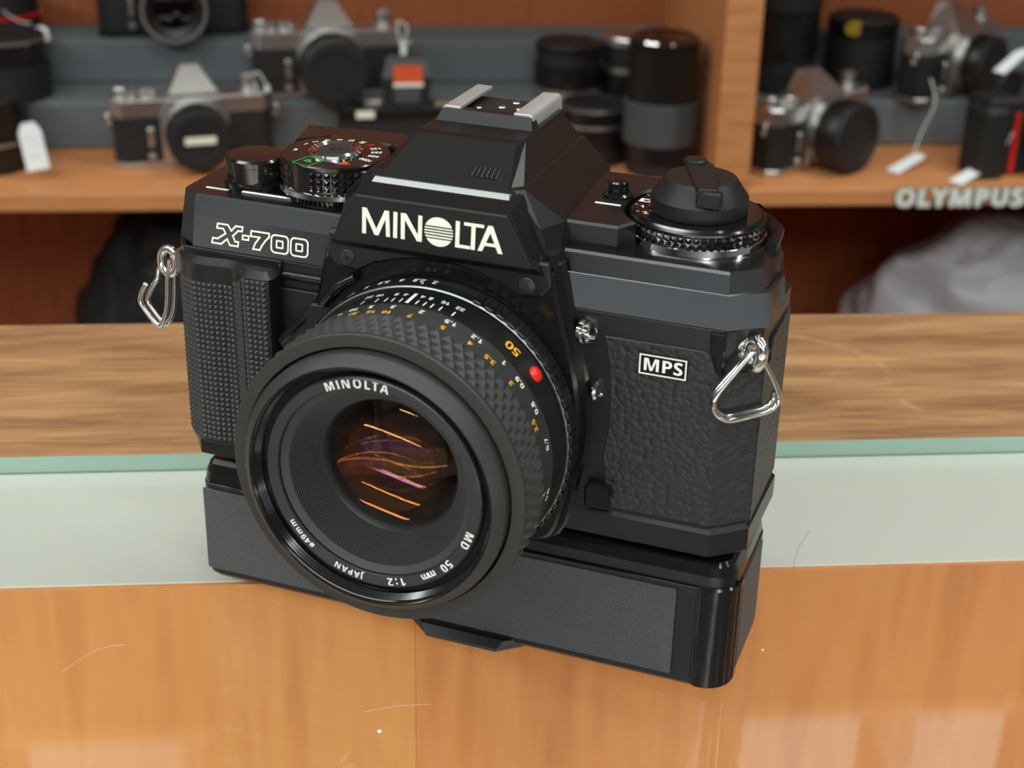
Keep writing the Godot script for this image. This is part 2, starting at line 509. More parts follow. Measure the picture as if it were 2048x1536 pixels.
func room() -> void:
	# x from -3700 to 2600, z from -1170 to 3400, floor -950, ceiling 1750; glazed openings added front and left for reflections on the black panels
	struct("floor", box(S(), Vector3(-550, -970, 1115), Vector3(6380, 40, 4650)), M.floor)
	struct("ceiling", box(S(), Vector3(-550, 1770, 1115), Vector3(6380, 40, 4650)), M.ceiling)
	struct("wall_back", box(S(), Vector3(-550, 400, -1190), Vector3(6380, 2700, 40)), M.wall)
	struct("wall_right", box(S(), Vector3(2620, 400, 1115), Vector3(40, 2700, 4570)), M.wall)
	var s := S()
	box(s, Vector3(-550, 1050, 3420), Vector3(6380, 1400, 40)); box(s, Vector3(-550, -900, 3420), Vector3(6380, 100, 40))
	box(s, Vector3(-3190, -250, 3420), Vector3(1100, 1200, 40)); box(s, Vector3(2540, -250, 3420), Vector3(200, 1200, 40))
	struct("wall_front", s, M.wall)
	s = S()
	box(s, Vector3(-3720, 1050, 1115), Vector3(40, 1400, 4570)); box(s, Vector3(-3720, -900, 1115), Vector3(40, 100, 4570))
	box(s, Vector3(-3720, -250, 590), Vector3(40, 1200, 3520)); box(s, Vector3(-3720, -250, 3375), Vector3(40, 1200, 50))
	struct("wall_left", s, M.wall)
	s = S()
	for x in [-2640.0, -1370.0, -100.0, 1170.0, 2440.0]: box(s, Vector3(x, -250, 3420), Vector3(50, 1200, 60))  # added windows, low daylight for the black top plate to reflect
	var w := struct("window_1", s, M.fixture)
	struct("pane", box(S(), Vector3(-100, -250, 3420), Vector3(5080, 1200, 6)), M.pane, w)
	s = S()
	for z in [2350.0, 3350.0]: box(s, Vector3(-3720, -250, z), Vector3(60, 1200, 50))  # side window, also added for the daylight it reflects in the top plate
	w = struct("window_2", s, M.fixture)
	struct("pane", box(S(), Vector3(-3720, -250, 2850), Vector3(6, 1200, 1000)), M.pane, w)

func counter() -> void:
	var c := thing("display_counter", "glass topped shop display counter with white rear rail and wooden back doors", "counter", Vector3(0, -950, 0))
	var D := Transform3D(Basis(), Vector3(0, 950, 0))
	var g := part("glass_top", box(S(), Vector3(0, -2.5, 125.3), Vector3(1500, 5, 449.4), 0, D), M.pane, c, "clear glass top")
	part("glass_edge", box(S(), Vector3(0, -2.5, -99.45), Vector3(1500, 5, 0.5), 0, D), M.pane_edge, g, "green polished rear edge of the glass")
	part("rear_rail", box(S(), Vector3(0, -14.1, -68.9), Vector3(1500, 18, 60.2), 0.3, D), M.white_board, c, "white rail under the glass")
	var seams := [-750.0, -7.2, 750.0]
	for i in 2:
		var x0: float = seams[i]; var x1: float = seams[i + 1]
		part("back_door", box(S(), Vector3((x0 + x1) / 2, -412.3, -38.1 - i * 0.12), Vector3(x1 - x0 - 0.06, 814, 1.2), 0.05, D), M.door_wood if i == 0 else M.door_wood_dark, c, "wooden back door with upright grain")
	part("front_glass", box(S(), Vector3(0, -300, 346), Vector3(1500, 590, 6), 0, D), M.pane, c)
	part("added_case_lamp", box(S(), Vector3(0, -14, 338), Vector3(1460, 9, 9), 2, D), M.lamp_bar, c, "added unseen lamp bar under the front edge of the glass")  # added out of view to brighten the wooden back doors
	var a := AreaLight3D.new()
	a.name = "added_case_lamp_light"  # light of the added lamp bar, aimed at the back doors
	a.area_size = Vector2(1.45, 0.012)
	a.light_energy = 0.17
	a.light_color = Color(1.0, 0.95, 0.88)
	a.shadow_enabled = true
	a.area_range = 6.0
	c.add_child(a)
	a.position = Vector3(0, 0.936 - 0.002, 0.331)
	a.rotation.x = -0.35
	part("case_floor", box(S(), Vector3(0, -610, 150), Vector3(1500, 20, 380), 0.5, D), M.white_board, c)
	part("plinth", box(S(), Vector3(0, -785, 150), Vector3(1490, 330, 380), 0.5, D), M.panel_wood, c)
	for x in [-756.0, 756.0]: part("side_panel", box(S(), Vector3(x, -480, 125), Vector3(12, 940, 448), 0.5, D), M.panel_wood, c)
	part("rear_ledge", box(S(), Vector3(0, -11, -149.4), Vector3(1500, 20, 98.6), 0.6, D), M.ledge_wood, c, "worn brown wooden ledge behind the glass")
	part("ledge_support", box(S(), Vector3(0, -485, -112), Vector3(1490, 928, 18), 0.5, D), M.panel_wood, c)

func wall_unit() -> void:
	var u := thing("shelf_unit", "tall wooden wall shelving unit behind the counter", "shelving", Vector3(0, -950, -1020))
	var D := Transform3D(Basis(), Vector3(0, 950, 1020))
	part("back_panel", box(S(), Vector3(120, 240, -1163), Vector3(1800, 2370, 12), 0, D), M.panel_wood, u)
	for y in [-441.0, SHELF_Y - 7.2, 260.0, 711.0, 1130.0]:
		part("shelf", box(S(), Vector3(120, y, -1018.5), Vector3(1780, 14.4, 277), 0.8, D), M.shelf_wood, u)
	for x in [-790.0, 268.5, 1030.0]:
		part("upright", box(S(), Vector3(x, 240, -1018), Vector3(29, 2370, 276), 0.8, D), M.panel_wood if absf(x) > 500 else M.shelf_wood, u)
	part("plinth", box(S(), Vector3(120, -700, -1018), Vector3(1780, 490, 270), 0.5, D), M.panel_wood, u)

# ------------------------------------------------------------------ the main camera
func lens_T() -> Transform3D: return Transform3D(Basis(), Vector3(AXIS.x, AXIS.y, 0))

func film_camera() -> void:
	var c := thing("film_camera", "black film SLR with 50mm lens and motor drive standing on glass", "camera", Vector3.ZERO, -25.06)
	body(c)
	top_plate(c)
	prism(c)
	lens(c)
	motor_drive(c)
	straps(c)

func body(c: Node3D) -> void:
	var outline := [Vector2(-63.6, 0.8), Vector2(59.6, 0.8), Vector2(66.6, -5), Vector2(67.0, -30), Vector2(60, -39), Vector2(-60, -39), Vector2(-68, -32), Vector2(-68, -5)]
	var sh := part("body_shell", plate(S(), outline, 41, 92.2, 0.3, 0), M.satin, c)
	# right hand leatherette: front, chamfer and side, with the lug bracket left bare
	var s := S()
	ext(s, [Vector2(36.0, 47.2), Vector2(60.0, 47.2), Vector2(60.0, 82.7), Vector2(58.8, 82.9), Vector2(57.6, 86.2), Vector2(56.0, 87.3), Vector2(34.9, 87.1), Vector2(36.0, 82), Vector2(36.9, 75.4), Vector2(36.7, 66), Vector2(35.8, 58.8), Vector2(36.6, 53)], Transform3D(), 0.7, 1.25, 0.2)
	var ch := frame(Vector3(59.9, 0, 1.15), Vector3(7.0, 0, -5.8), Vector3.UP)
	ext(s, [Vector2(0, 47.2), Vector2(9.3, 47.2), Vector2(9.3, 82.5), Vector2(0, 82.7)], ch, -0.6, 0.0)
	ext(s, [Vector2(5, 47.2), Vector2(30, 47.2), Vector2(30, 87), Vector2(12, 87), Vector2(11, 82.5), Vector2(5, 82.5)], frame(Vector3(67.3, 0, 0), Vector3(0, 0, -1), Vector3.UP), -0.5, 0.1)
	part("leatherette", s, M.leather, c, "pebbled black leatherette")
	part("lug_bracket", ext(S(), [Vector2(57.0, 91.8), Vector2(57.2, 87.5), Vector2(59.0, 82.8), Vector2(59.6, 82.6), Vector2(60.2, 82.6), Vector2(60.2, 91.8)], Transform3D(), 0.8, 1.7, 0.3), M.gloss, c)
	var base := [Vector2(-63, 1.6), Vector2(60.4, 1.6), Vector2(67.4, -4.4), Vector2(67.8, -30), Vector2(60, -39.5), Vector2(-60, -39.5), Vector2(-68.2, -32), Vector2(-68.2, -5)]
	part("base_plate", plate(S(), base, 39.8, 47.0, 1.6, 0.4), M.satin, c, "black base plate with bevelled edge")
	# badge
	var b := part("badge", ext(S(), [Vector2(42.4, 80.0), Vector2(52.9, 80.0), Vector2(52.9, 85.0), Vector2(42.4, 85.0)], Transform3D(), 1.2, 1.5, 0.1), M.gloss, c, "small black badge reading MPS in a white frame")
	var bt := Transform3D(Basis(), Vector3(0, 0, 1.53))
	var s2 := stroke(S(), [Vector2(42.8, 80.4), Vector2(52.5, 80.4), Vector2(52.5, 84.6), Vector2(42.8, 84.6)], 0.32, bt, true)
	write(s2, "MPS", Transform3D(Basis(), Vector3(47.65, 82.5, 1.53)), 2.75, bold, 1.12)
	part("badge_print", s2, M.print, b)
	# handgrip
	var prof := [Vector2(-39.0, 0.0), Vector2(-39.0, 5.6), Vector2(-39.6, 6.8), Vector2(-41.0, 7.4), Vector2(-45.2, 7.4), Vector2(-46.8, 6.6), Vector2(-48.2, 5.0), Vector2(-49.8, 4.0), Vector2(-52.5, 3.7), Vector2(-56.5, 4.4), Vector2(-60.2, 4.2), Vector2(-63.6, 2.6), Vector2(-66.2, -0.5), Vector2(-67.8, -4.5), Vector2(-68.4, -10), Vector2(-68.4, -22), Vector2(-60, -22), Vector2(-60, 0)]
	var grip := part("handgrip", plate(S(), prof, 44.6, 91.0, 1.4, 0.6), M.satin, c, "moulded black handgrip")
	part("grip_flange", plate(S(), [Vector2(-63.9, 1.4), Vector2(-39.2, 1.6), Vector2(-39.2, -6), Vector2(-66, -6), Vector2(-67.6, -3.5)], 90.4, 92.2, 0.2), M.satin, grip)
	s = S()
	var run := 0.0
	for i in range(1, 15):
		var a: Vector2 = prof[i]; var e: Vector2 = prof[i + 1]
		var len := a.distance_to(e)
		var d := (e - a) / len
		var out := Vector3(-d.y, 0, d.x)
		if out.z < 0 and out.x > 0: out = -out
		if Vector2(out.x, out.z).dot(Vector2(-0.5, 0.8)) < 0 and i > 1: out = -out
		while run < len:
			var p := a + d * run
			var top := 89.4 if p.x > -46.8 else (88.0 if p.x > -48.6 else (86.3 if p.x > -50.0 else 85.2))
			if p.x > -39.4: top = 0.0
			var y := 46.4
			while y < top:
				pyramid(s, Vector3(p.x, y, p.y) + out * 0.02, Vector3(d.x, 0, d.y) * 0.55, Vector3(0, 0.55, 0), out * 0.5)
				y += 1.28
			run += 1.28
		run -= len
	part("grip_studs", s, M.rubber, grip, "rows of small pyramid studs", true)
	# panel between grip and lens: lamp window and small sensor window
	var pl := part("front_panel", ext(S(), [Vector2(-39.4, 60), Vector2(-28, 60), Vector2(-28, 86.2), Vector2(-39.4, 86.2)], Transform3D(), 0.8, 2.0, 0.25), M.satin, c)
	part("lamp_recess", ext(S(), [Vector2(-39.4, 86.3), Vector2(-28.2, 86.3), Vector2(-28.2, 91.2), Vector2(-39.4, 91.2)], Transform3D(), 0.7, 0.95), M.void, pl)
	part("lamp_bar", lathe(S(), [Vector2(0.01, 0), Vector2(1.0, 0.1), Vector2(1.0, 9.6), Vector2(0.01, 9.7)], Transform3D(Vector3(0, 0, -1), Vector3(0, 1, 0), Vector3(1, 0, 0), Vector3(-39.0, 89.0, 0.95)), 14), M.gloss, pl)
	part("lamp_post", ext(S(), [Vector2(-39.9, 86), Vector2(-39.2, 86), Vector2(-39.2, 91.4), Vector2(-39.9, 91.4)], Transform3D(), 0.7, 1.9, 0.2), M.satin, pl)
	part("sensor_window", ext(S(), [Vector2(-38.4, 78.8), Vector2(-33.6, 78.8), Vector2(-33.6, 81.6), Vector2(-38.4, 81.6)], Transform3D(), 1.9, 2.03), M.violet, pl, "small dark violet window")

	# mirror box: flange against the body, then the apron that carries the lens
	var half := [Vector2(24.6, 100.5), Vector2(25.6, 96.4), Vector2(27.0, 90.6), Vector2(28.8, 84.0), Vector2(30.5, 77.5), Vector2(31.3, 71.5), Vector2(31.5, 66), Vector2(30.9, 59.5), Vector2(29.6, 52.5), Vector2(28.1, 45.4), Vector2(27.2, 41.8), Vector2(25.8, 39.2), Vector2(23.2, 37.6)]
	var poly := PackedVector2Array()
	for p in half: poly.append(p)
	for i in range(half.size() - 1, -1, -1): poly.append(Vector2(-0.96 - half[i].x, half[i].y))
	var mb := part("mirror_box", ext(S(), poly, Transform3D(), 0.5, 5.4, 0.7), M.gloss, c, "glossy black apron around the lens mount")
	part("apron_flange", ext(S(), inset(poly_ccw(poly), -1.5), Transform3D(), 0.6, 2.2, 0.6), M.gloss, mb)
	# lip under the nameplate with two screws
	var lip := PackedVector2Array()
	lip.append_array([Vector2(-25.0, 103), Vector2(-25.6, 98.2), Vector2(-23.6, 95.6), Vector2(-18.5, 95.0), Vector2(-14.0, 97.6)])
	for k in 7:
		var a := deg_to_rad(112.0 - k * 44.0 / 6)
		lip.append(Vector2(AXIS.x + 36.0 * cos(a), AXIS.y + 36.0 * sin(a)))
	lip.append_array([Vector2(13.0, 97.6), Vector2(17.5, 95.0), Vector2(22.6, 95.6), Vector2(24.6, 98.2), Vector2(24.0, 103)])
	part("upper_lip", ext(S(), lip, Transform3D(), 4.8, 6.4, 0.4), M.satin, mb)
	for x in [-20.6, 19.6]:
		var sc := part("screw", lathe(S(), [Vector2(1.75, 6.3), Vector2(1.75, 6.55), Vector2(1.45, 6.75), Vector2(0.01, 6.8)], Transform3D(Basis(), Vector3(x, 97.7, 0)), 24), M.anod, mb, "black cross head screw")
		if x < 0:
			var xs := S()
			for t in [0.5, 0.5 + PI / 2]: box(xs, Vector3(x, 97.7, 6.8), Vector3(1.7, 0.4, 0.06), 0, Transform3D())
			xs = S()
			for t in [0.35, 0.35 + PI / 2]: box(xs, Vector3.ZERO, Vector3(1.9, 0.42, 0.08), 0, Transform3D(Basis(Vector3(0, 0, 1), t), Vector3(x, 97.7, 6.8)))
			part("cross_slot", xs, M.void, mb)
	# lens release with its rib, and the depth of field lever
	var rel := part("lens_release", ext(S(), [Vector2(-38.6, 74.0), Vector2(-38.2, 76.4), Vector2(-33.0, 82.4), Vector2(-30.4, 85.2), Vector2(-26.6, 85.6), Vector2(-24, 84), Vector2(-28, 74), Vector2(-33, 68)], Transform3D(), 1.9, 5.6, 0.5), M.satin, c)
	part("rib", ext(S(), rrect(-4.6, -0.85, 4.6, 0.85, 0.3, 2), Transform3D(Basis(Vector3(0, 0, 1), deg_to_rad(48)), Vector3(-35.2, 78.2, 5.2)), 0, 1.0, 0.3), M.gloss, rel)
	part("preview_lever", tube(S(), smooth_path([Vector3(-26.4, 86.4, 6.6), Vector3(-24.4, 89.0, 7.2), Vector3(-21.8, 91.6, 7.2), Vector3(-19.0, 93.4, 6.4)], 4), 1.15, 12), M.gloss, c, "black depth of field lever")
	# sync socket, side screw and catch block in the strip beside the apron
	part("sync_socket", lathe(S(), [Vector2(2.6, 0), Vector2(2.6, 1.0), Vector2(2.2, 1.2), Vector2(2.2, 2.2), Vector2(1.6, 2.5), Vector2(1.6, 1.0), Vector2(0.01, 0.9)], frame(Vector3(30.3, 87.6, 1.5), Vector3(0.35, 0, -0.94), Vector3.UP), 28), M.chrome, c, "chrome flash sync socket")
	part("side_screw", lathe(S(), [Vector2(2.2, 0), Vector2(2.2, 0.5), Vector2(1.7, 0.9), Vector2(1.2, 0.9), Vector2(0.9, 0.5), Vector2(0.01, 0.5)], frame(Vector3(33.9, 74.5, 1.2), Vector3(0.4, 0, -0.92), Vector3.UP), 28), M.chrome, c, "small chrome screw beside the lens mount")
	part("catch_block", box(S(), Vector3(35.4, 50.2, 2.2), Vector3(5.4, 5.6, 2.8), 0.5), M.gloss, c)

func poly_ccw(p: PackedVector2Array) -> PackedVector2Array:
	if Geometry2D.is_polygon_clockwise(p): p.reverse()
	return p

func top_plate(c: Node3D) -> void:
	var low := [Vector2(-61.6, 0.3), Vector2(59.9, 0.3), Vector2(67.3, -5.0), Vector2(68.0, -16), Vector2(65, -30), Vector2(58, -39.5), Vector2(-60, -39.5), Vector2(-67.2, -33), Vector2(-67.2, -4.2)]
	var t := part("top_plate", tiers(S(), low, [[-0.5, 92.3], [0.5, 99.4], [1.0, 99.9]]), M.panel_black, c, "black top plate with a groove along the front")
	var upper := [Vector2(-61.5, -0.3), Vector2(59.6, -0.3), Vector2(66.0, -5.3), Vector2(66.8, -16), Vector2(64, -30), Vector2(57.4, -39), Vector2(-59.6, -39), Vector2(-66.6, -33), Vector2(-66.6, -4.4)]
	part("top_cap", tiers(S(), upper, [[0.0, 99.5], [0.6, 103.5], [1.1, 104.0]]), M.panel_black, t)
	# raised deck with the button, cut round the film speed dial
	var deck := [Vector2(20, -4.2), Vector2(35.0, -4.2)]
	for k in 9:
		var a := deg_to_rad(130.0 + k * 15.0)
		deck.append(Vector2(47.55 + 15.6 * cos(a), -20.8 + 15.6 * sin(a)))
	deck.append_array([Vector2(46, -39), Vector2(20, -39)])
	var dk := part("raised_deck", plate(S(), deck, 103.9, 109.0, 0.5), M.satin, t)
	var rear := []
	for k in 8:
		var a := deg_to_rad(-80.0 + k * 13.0)
		rear.append(Vector2(47.55 + 15.6 * cos(a), -20.8 + 15.6 * sin(a)))
	rear.append_array([Vector2(65.6, -15.0), Vector2(64.6, -28), Vector2(58, -38.6), Vector2(46, -38.6)])
	part("rear_shoulder", plate(S(), rear, 103.9, 106.6, 1.4), M.satin, t)
	part("index_line", plate(S(), [Vector2(26.2, -16.6), Vector2(31.6, -16.6), Vector2(31.8, -17.0), Vector2(31.6, -17.4), Vector2(26.2, -17.4), Vector2(26.0, -17.0)], 109.0, 109.08), M.print, dk)
	var bt := part("round_button", lathe(S(), [Vector2(3.3, 109.0), Vector2(3.3, 109.4), Vector2(2.6, 109.8), Vector2(2.2, 109.7), Vector2(2.2, 112.0), Vector2(1.9, 112.3), Vector2(0.01, 112.35)], up_at(29.2, 0, -23.5), 32), M.gloss, t, "small round black button")
	bt.set_meta("label", "small round black button")
	# name on the front of the top plate, outlined letters
	var X := Transform3D(Basis(), Vector3(0, 0, 0.3))
	X.basis = Basis(Vector3.RIGHT, -0.14)
	X.origin = Vector3(0, 96.0 - 96.0 * cos(0.14), 0.36 + 96.0 * sin(0.14))
	var s := S()
	var w := 0.41
	stroke(s, [Vector2(-55.4, 98.2), Vector2(-52.9, 98.2), Vector2(-52.0, 97.0), Vector2(-50.9, 98.2), Vector2(-49.2, 98.2), Vector2(-49.3, 97.2), Vector2(-50.3, 97.2), Vector2(-51.6, 95.9), Vector2(-51.0, 94.7), Vector2(-50.2, 94.7), Vector2(-50.3, 93.7), Vector2(-52.3, 93.7), Vector2(-53.0, 95.0), Vector2(-54.5, 93.7), Vector2(-56.8, 93.7), Vector2(-56.6, 94.8), Vector2(-55.4, 94.8), Vector2(-53.4, 96.2), Vector2(-54.0, 97.2), Vector2(-55.6, 97.2)], w, X, true)
	stroke(s, [Vector2(-49.2, 95.5), Vector2(-47.7, 95.5), Vector2(-47.6, 96.4), Vector2(-49.1, 96.4)], w, X, true)
	stroke(s, [Vector2(-47.0, 97.7), Vector2(-42.6, 97.7), Vector2(-42.6, 96.9), Vector2(-43.6, 95.8), Vector2(-44.4, 94.6), Vector2(-44.8, 93.7), Vector2(-46.5, 93.7), Vector2(-46.0, 95.0), Vector2(-44.9, 96.5), Vector2(-47.1, 96.5)], w, X, true)
	for x in [-42.0, -37.2]:
		stroke(s, Array(rrect(x, 93.7, x + 4.1, 97.6, 0.9, 3)), w, X, true)
		stroke(s, Array(rrect(x + 1.3, 94.9, x + 2.8, 96.4, 0.2, 2)), w, X, true)
	part("model_lettering", s, M.cream, t, "outlined cream lettering X-700")
	# marks on top, left
	part("index_line", plate(S(), [Vector2(-61.2, -5.4), Vector2(-55.8, -5.4), Vector2(-55.6, -5.8), Vector2(-55.8, -6.2), Vector2(-61.2, -6.2), Vector2(-61.4, -5.8)], 104.0, 104.08), M.print, t)
	part("selector_slot", plate(S(), [Vector2(-52, -5.0), Vector2(-38, -5.0), Vector2(-38, -6.4), Vector2(-52, -6.4)], 104.0, 104.6, 0.3), M.steel, t)
	# power switch
	var sw := part("power_switch", lathe(S(), [Vector2(7.2, 104), Vector2(7.2, 105.4), Vector2(6.5, 105.7), Vector2(6.5, 109.2), Vector2(6.8, 109.4), Vector2(6.8, 110.5), Vector2(6.2, 111.0), Vector2(0.01, 111.1)], up_at(-52.2, 0, -12.6), 48), M.gloss, c, "round black switch cap")
	part("switch_wing", plate(S(), [Vector2(-53.0, -6.2), Vector2(-47.5, -5.4), Vector2(-45.6, -7.6), Vector2(-52.0, -9.5)], 104.0, 105.6, 0.4), M.gloss, sw)
	# shutter dial
	var cx := -32.9; var cz := -13.9
	var U := up_at(cx, 0, cz)
	var dl := part("shutter_dial", lathe(S(), [Vector2(10.6, 107.2), Vector2(11.6, 107.2), Vector2(11.6, 112.6), Vector2(12.0, 112.8), Vector2(12.0, 113.2), Vector2(11.7, 113.45), Vector2(0.01, 113.45)], U, 72), M.gloss, c, "black shutter speed dial")
	s = S()
	for i in 44:
		var a := TAU * i / 44
		if a > deg_to_rad(232) and a < deg_to_rad(268): continue   # plain pad below the P mark
		var n := Vector3(cos(a), 0, -sin(a)); var tg := Vector3(-sin(a), 0, -cos(a))
		for k in 3: pyramid(s, Vector3(cx, 108.5 + k * 1.55, cz) + n * 11.6, tg * 0.72, Vector3(0, 0.72, 0), n * 0.75)
	part("knurling", s, M.gloss, dl, "", true)
	part("chrome_skirt", lathe(S(), [Vector2(11.4, 105.8), Vector2(12.5, 105.9), Vector2(12.75, 106.2), Vector2(12.4, 107.1), Vector2(12.0, 107.4), Vector2(11.0, 107.5)], U, 72), M.chrome, dl, "chrome skirt ring")
	s = lathe(S(), [Vector2(9.2, 104), Vector2(11.2, 104.0), Vector2(11.3, 104.4), Vector2(10.9, 104.7), Vector2(10.9, 106.0), Vector2(9, 106.1)], U, 60)
	for i in 10:
		var a := deg_to_rad(-112.0 + i * 5.5)
		box(s, Vector3(11.1, 0, 105.3), Vector3(1.0, 0.55, 1.5), 0.1, U * Transform3D(Basis(Vector3(0, 0, 1), a), Vector3.ZERO))
	part("collar", s, M.gloss, dl)
	part("release_ring", lathe(S(), [Vector2(6.1, 113.4), Vector2(6.0, 114.1), Vector2(5.3, 114.5), Vector2(4.6, 114.1), Vector2(4.3, 113.9)], U, 56), M.chrome, dl, "chrome ring around the shutter release")
	part("release_button", lathe(S(), [Vector2(4.4, 113.5), Vector2(4.3, 113.9), Vector2(3.4, 114.3), Vector2(1.2, 114.0), Vector2(1.1, 113.6), Vector2(0.01, 113.6)], U, 40), M.anod, dl, "dark shutter release button")
	# dial figures, read from the rim inward
	var wt := S()
	var figures := [["1000", -17.8], ["500", 1.7], ["250", 19.9], ["125", 38.0], ["30", 74.7], ["15", 93.4], ["8", 110.8], ["4", 128.5], ["2", 146.8], ["1", 164.2], ["B", -165.8]]
	for f in figures: dial_text(wt, f[0], f[1], cx, 113.5, cz, 9.0, 1.25, 0.9)
	part("speed_figures", wt, M.print, dl)
	part("flash_speed", dial_text(S(), "60", 56.7, cx, 113.5, cz, 9.0, 1.25, 0.9), M.red, dl)
	part("aperture_mark", dial_text(S(), "A", -51.6, cx, 113.5, cz, 8.8, 2.3, 1.1), M.orange, dl, "orange letter A")
	var gp := dial_text(S(), "P", -105.0, cx, 113.5, cz, 8.7, 2.2, 1.1)
	var PT := dial_frame(-105.0, cx, 113.5, cz, 8.7)
	stroke(gp, Array(rrect(-2.4, -2.2, 3.0, 2.2, 0.5, 2)), 0.28, PT, true)
	part("program_mark", gp, M.green, dl, "green letter P in a green frame")
	# film advance lever behind the dial
	part("advance_lever", plate(S(), [Vector2(-47.4, -22.0), Vector2(-50.5, -34.5), Vector2(-26.4, -37.2), Vector2(-22.4, -33.0), Vector2(-22.4, -24), Vector2(-26, -27.4), Vector2(-41, -28.2)], 108.5, 112.2, 0.5, 0.3), M.gloss, c, "black film advance lever")
	part("lever_hub", plate(S(), [Vector2(-44, -22), Vector2(-44, -36), Vector2(-23, -36), Vector2(-23, -22)], 104.0, 108.6, 0.3), M.gloss, c)
	# film speed dial and rewind knob
	U = up_at(47.55, 0, -20.8)
	var iso := part("film_speed_dial", lathe(S(), [Vector2(13.6, 105.3), Vector2(14.0, 105.5), Vector2(14.0, 107.9), Vector2(14.35, 108.1), Vector2(14.35, 108.5), Vector2(13.9, 108.9), Vector2(13.5, 108.7), Vector2(13.2, 109.2), Vector2(0.01, 109.2)], U, 80), M.gloss, c, "black film speed dial with knurled edge")
	s = S()
	for i in 56:
		var a := TAU * i / 56
		var n := Vector3(cos(a), 0, -sin(a)); var tg := Vector3(-sin(a), 0, -cos(a))
		for k in 2: pyramid(s, Vector3(47.55, 106.1 + k * 1.2, -20.8) + n * 14.0, tg * 0.7, Vector3(0, 0.58, 0), n * 0.6)
	part("knurling", s, M.gloss, iso, "", true)
	part("chrome_skirt", lathe(S(), [Vector2(14.7, 103.6), Vector2(15.1, 103.8), Vector2(14.6, 105.2), Vector2(14.3, 105.4), Vector2(13.6, 105.5)], U, 80), M.chrome, iso, "chrome skirt ring")
	part("collar", lathe(S(), [Vector2(16.4, 103.9), Vector2(16.2, 104.08), Vector2(13, 104.08)], U, 64), M.gloss, iso)
	wt = S()
	var g := dial_frame(175.0, 47.55, 109.23, -20.8, 11.6)
	stroke(wt, [Vector2(1.3, -0.9), Vector2(-1.1, -0.9), Vector2(-1.9, 0.0), Vector2(-1.1, 0.9), Vector2(1.3, 0.9)], 0.3, g, true)
	flat(wt, PackedVector2Array([Vector2(1.4, -1.0), Vector2(1.4, 1.0), Vector2(0.6, 1.0), Vector2(0.6, -1.0)]), g)
	flat(wt, PackedVector2Array([Vector2(-0.6, -1.0), Vector2(-0.6, 1.0), Vector2(-1.2, 1.0), Vector2(-2.0, 0), Vector2(-1.2, -1.0)]), g)
	flat(wt, PackedVector2Array([Vector2(-0.7, 0.45), Vector2(0.7, 0.45), Vector2(0.7, 1.0), Vector2(-0.7, 1.0)]), g)
	flat(wt, PackedVector2Array([Vector2(-0.7, -1.0), Vector2(0.7, -1.0), Vector2(0.7, -0.45), Vector2(-0.7, -0.45)]), g)
	for f in [["1", 194.6], ["2", 213.8]]: dial_text(wt, f[0], f[1], 47.55, 109.23, -20.8, 11.7, 1.5, 1.0)
	for d in [159.0, 189.5, 209.0]:
		var q := dial_frame(d, 47.55, 109.23, -20.8, 11.6)
		stroke(wt, [Vector2(-1.9, 0), Vector2(-1.2, 0)], 0.2, q); stroke(wt, [Vector2(1.2, 0), Vector2(1.7, 0)], 0.2, q)
	part("compensation_figures", wt, M.print, iso)
	var kn := part("rewind_knob", knob_shape(U), M.matte, c, "faceted black rewind knob")
	# folded crank lying in the knob
	var cr := frame(Vector3(47.55, 0, -20.8), Vector3(0.36, 0, 0.93), Vector3(0.93, 0, -0.36))
	var crank := PackedVector2Array([Vector2(-9.6, -0.4), Vector2(-8.2, -2.4), Vector2(8.0, -2.2), Vector2(10.2, -1.8), Vector2(10.4, 2.0), Vector2(4.0, 3.2), Vector2(-6.6, 3.6), Vector2(-9.0, 2.6)])
	var CT := Transform3D(Vector3(0.36, 0, 0.93), Vector3(0.93, 0, -0.36), Vector3(0, 1, 0), Vector3(47.55, 0, -20.8))
	part("crank", ext(S(), crank, CT, 116.3, 116.95, 0.25), M.matte, kn)
	part("crank_knob", lathe(S(), [Vector2(2.6, 116.8), Vector2(2.5, 117.3), Vector2(2.1, 117.6), Vector2(0.01, 117.65)], up_at(44.3, 0, -28.6), 28), M.matte, kn)
	part("crank_tip", box(S(), Vector3(51.6, 114.6, -12.0), Vector3(5.2, 3.6, 2.4), 0.4, Transform3D(Basis(), Vector3.ZERO)), M.matte, kn)

func knob_shape(U: Transform3D) -> Shape:
	return lathe(S(), [Vector2(9.9, 109.2), Vector2(10.2, 109.4), Vector2(10.2, 112.4), Vector2(10.0, 112.7), Vector2(7.7, 116.1), Vector2(7.4, 116.4), Vector2(0.01, 116.5)], U, 64)

func dial_frame(deg: float, cx: float, y: float, cz: float, r: float) -> Transform3D:
	# flat on top of a dial: letters run outward from the centre
	var a := deg_to_rad(deg)
	var out := Vector3(cos(a), 0, -sin(a))
	return Transform3D(out, Vector3(-sin(a), 0, -cos(a)), Vector3.UP, Vector3(cx, y, cz) + out * r)

func dial_text(s: Shape, t: String, deg: float, cx: float, y: float, cz: float, r: float, h: float, sq: float) -> Shape:
	var T := dial_frame(deg, cx, y, cz, r)
	# figures read from the centre: turned so that they run inward on the left half as on the real dial
	return write(s, t, Transform3D(-T.basis.x, -T.basis.y, T.basis.z, T.origin), h, bold, sq)

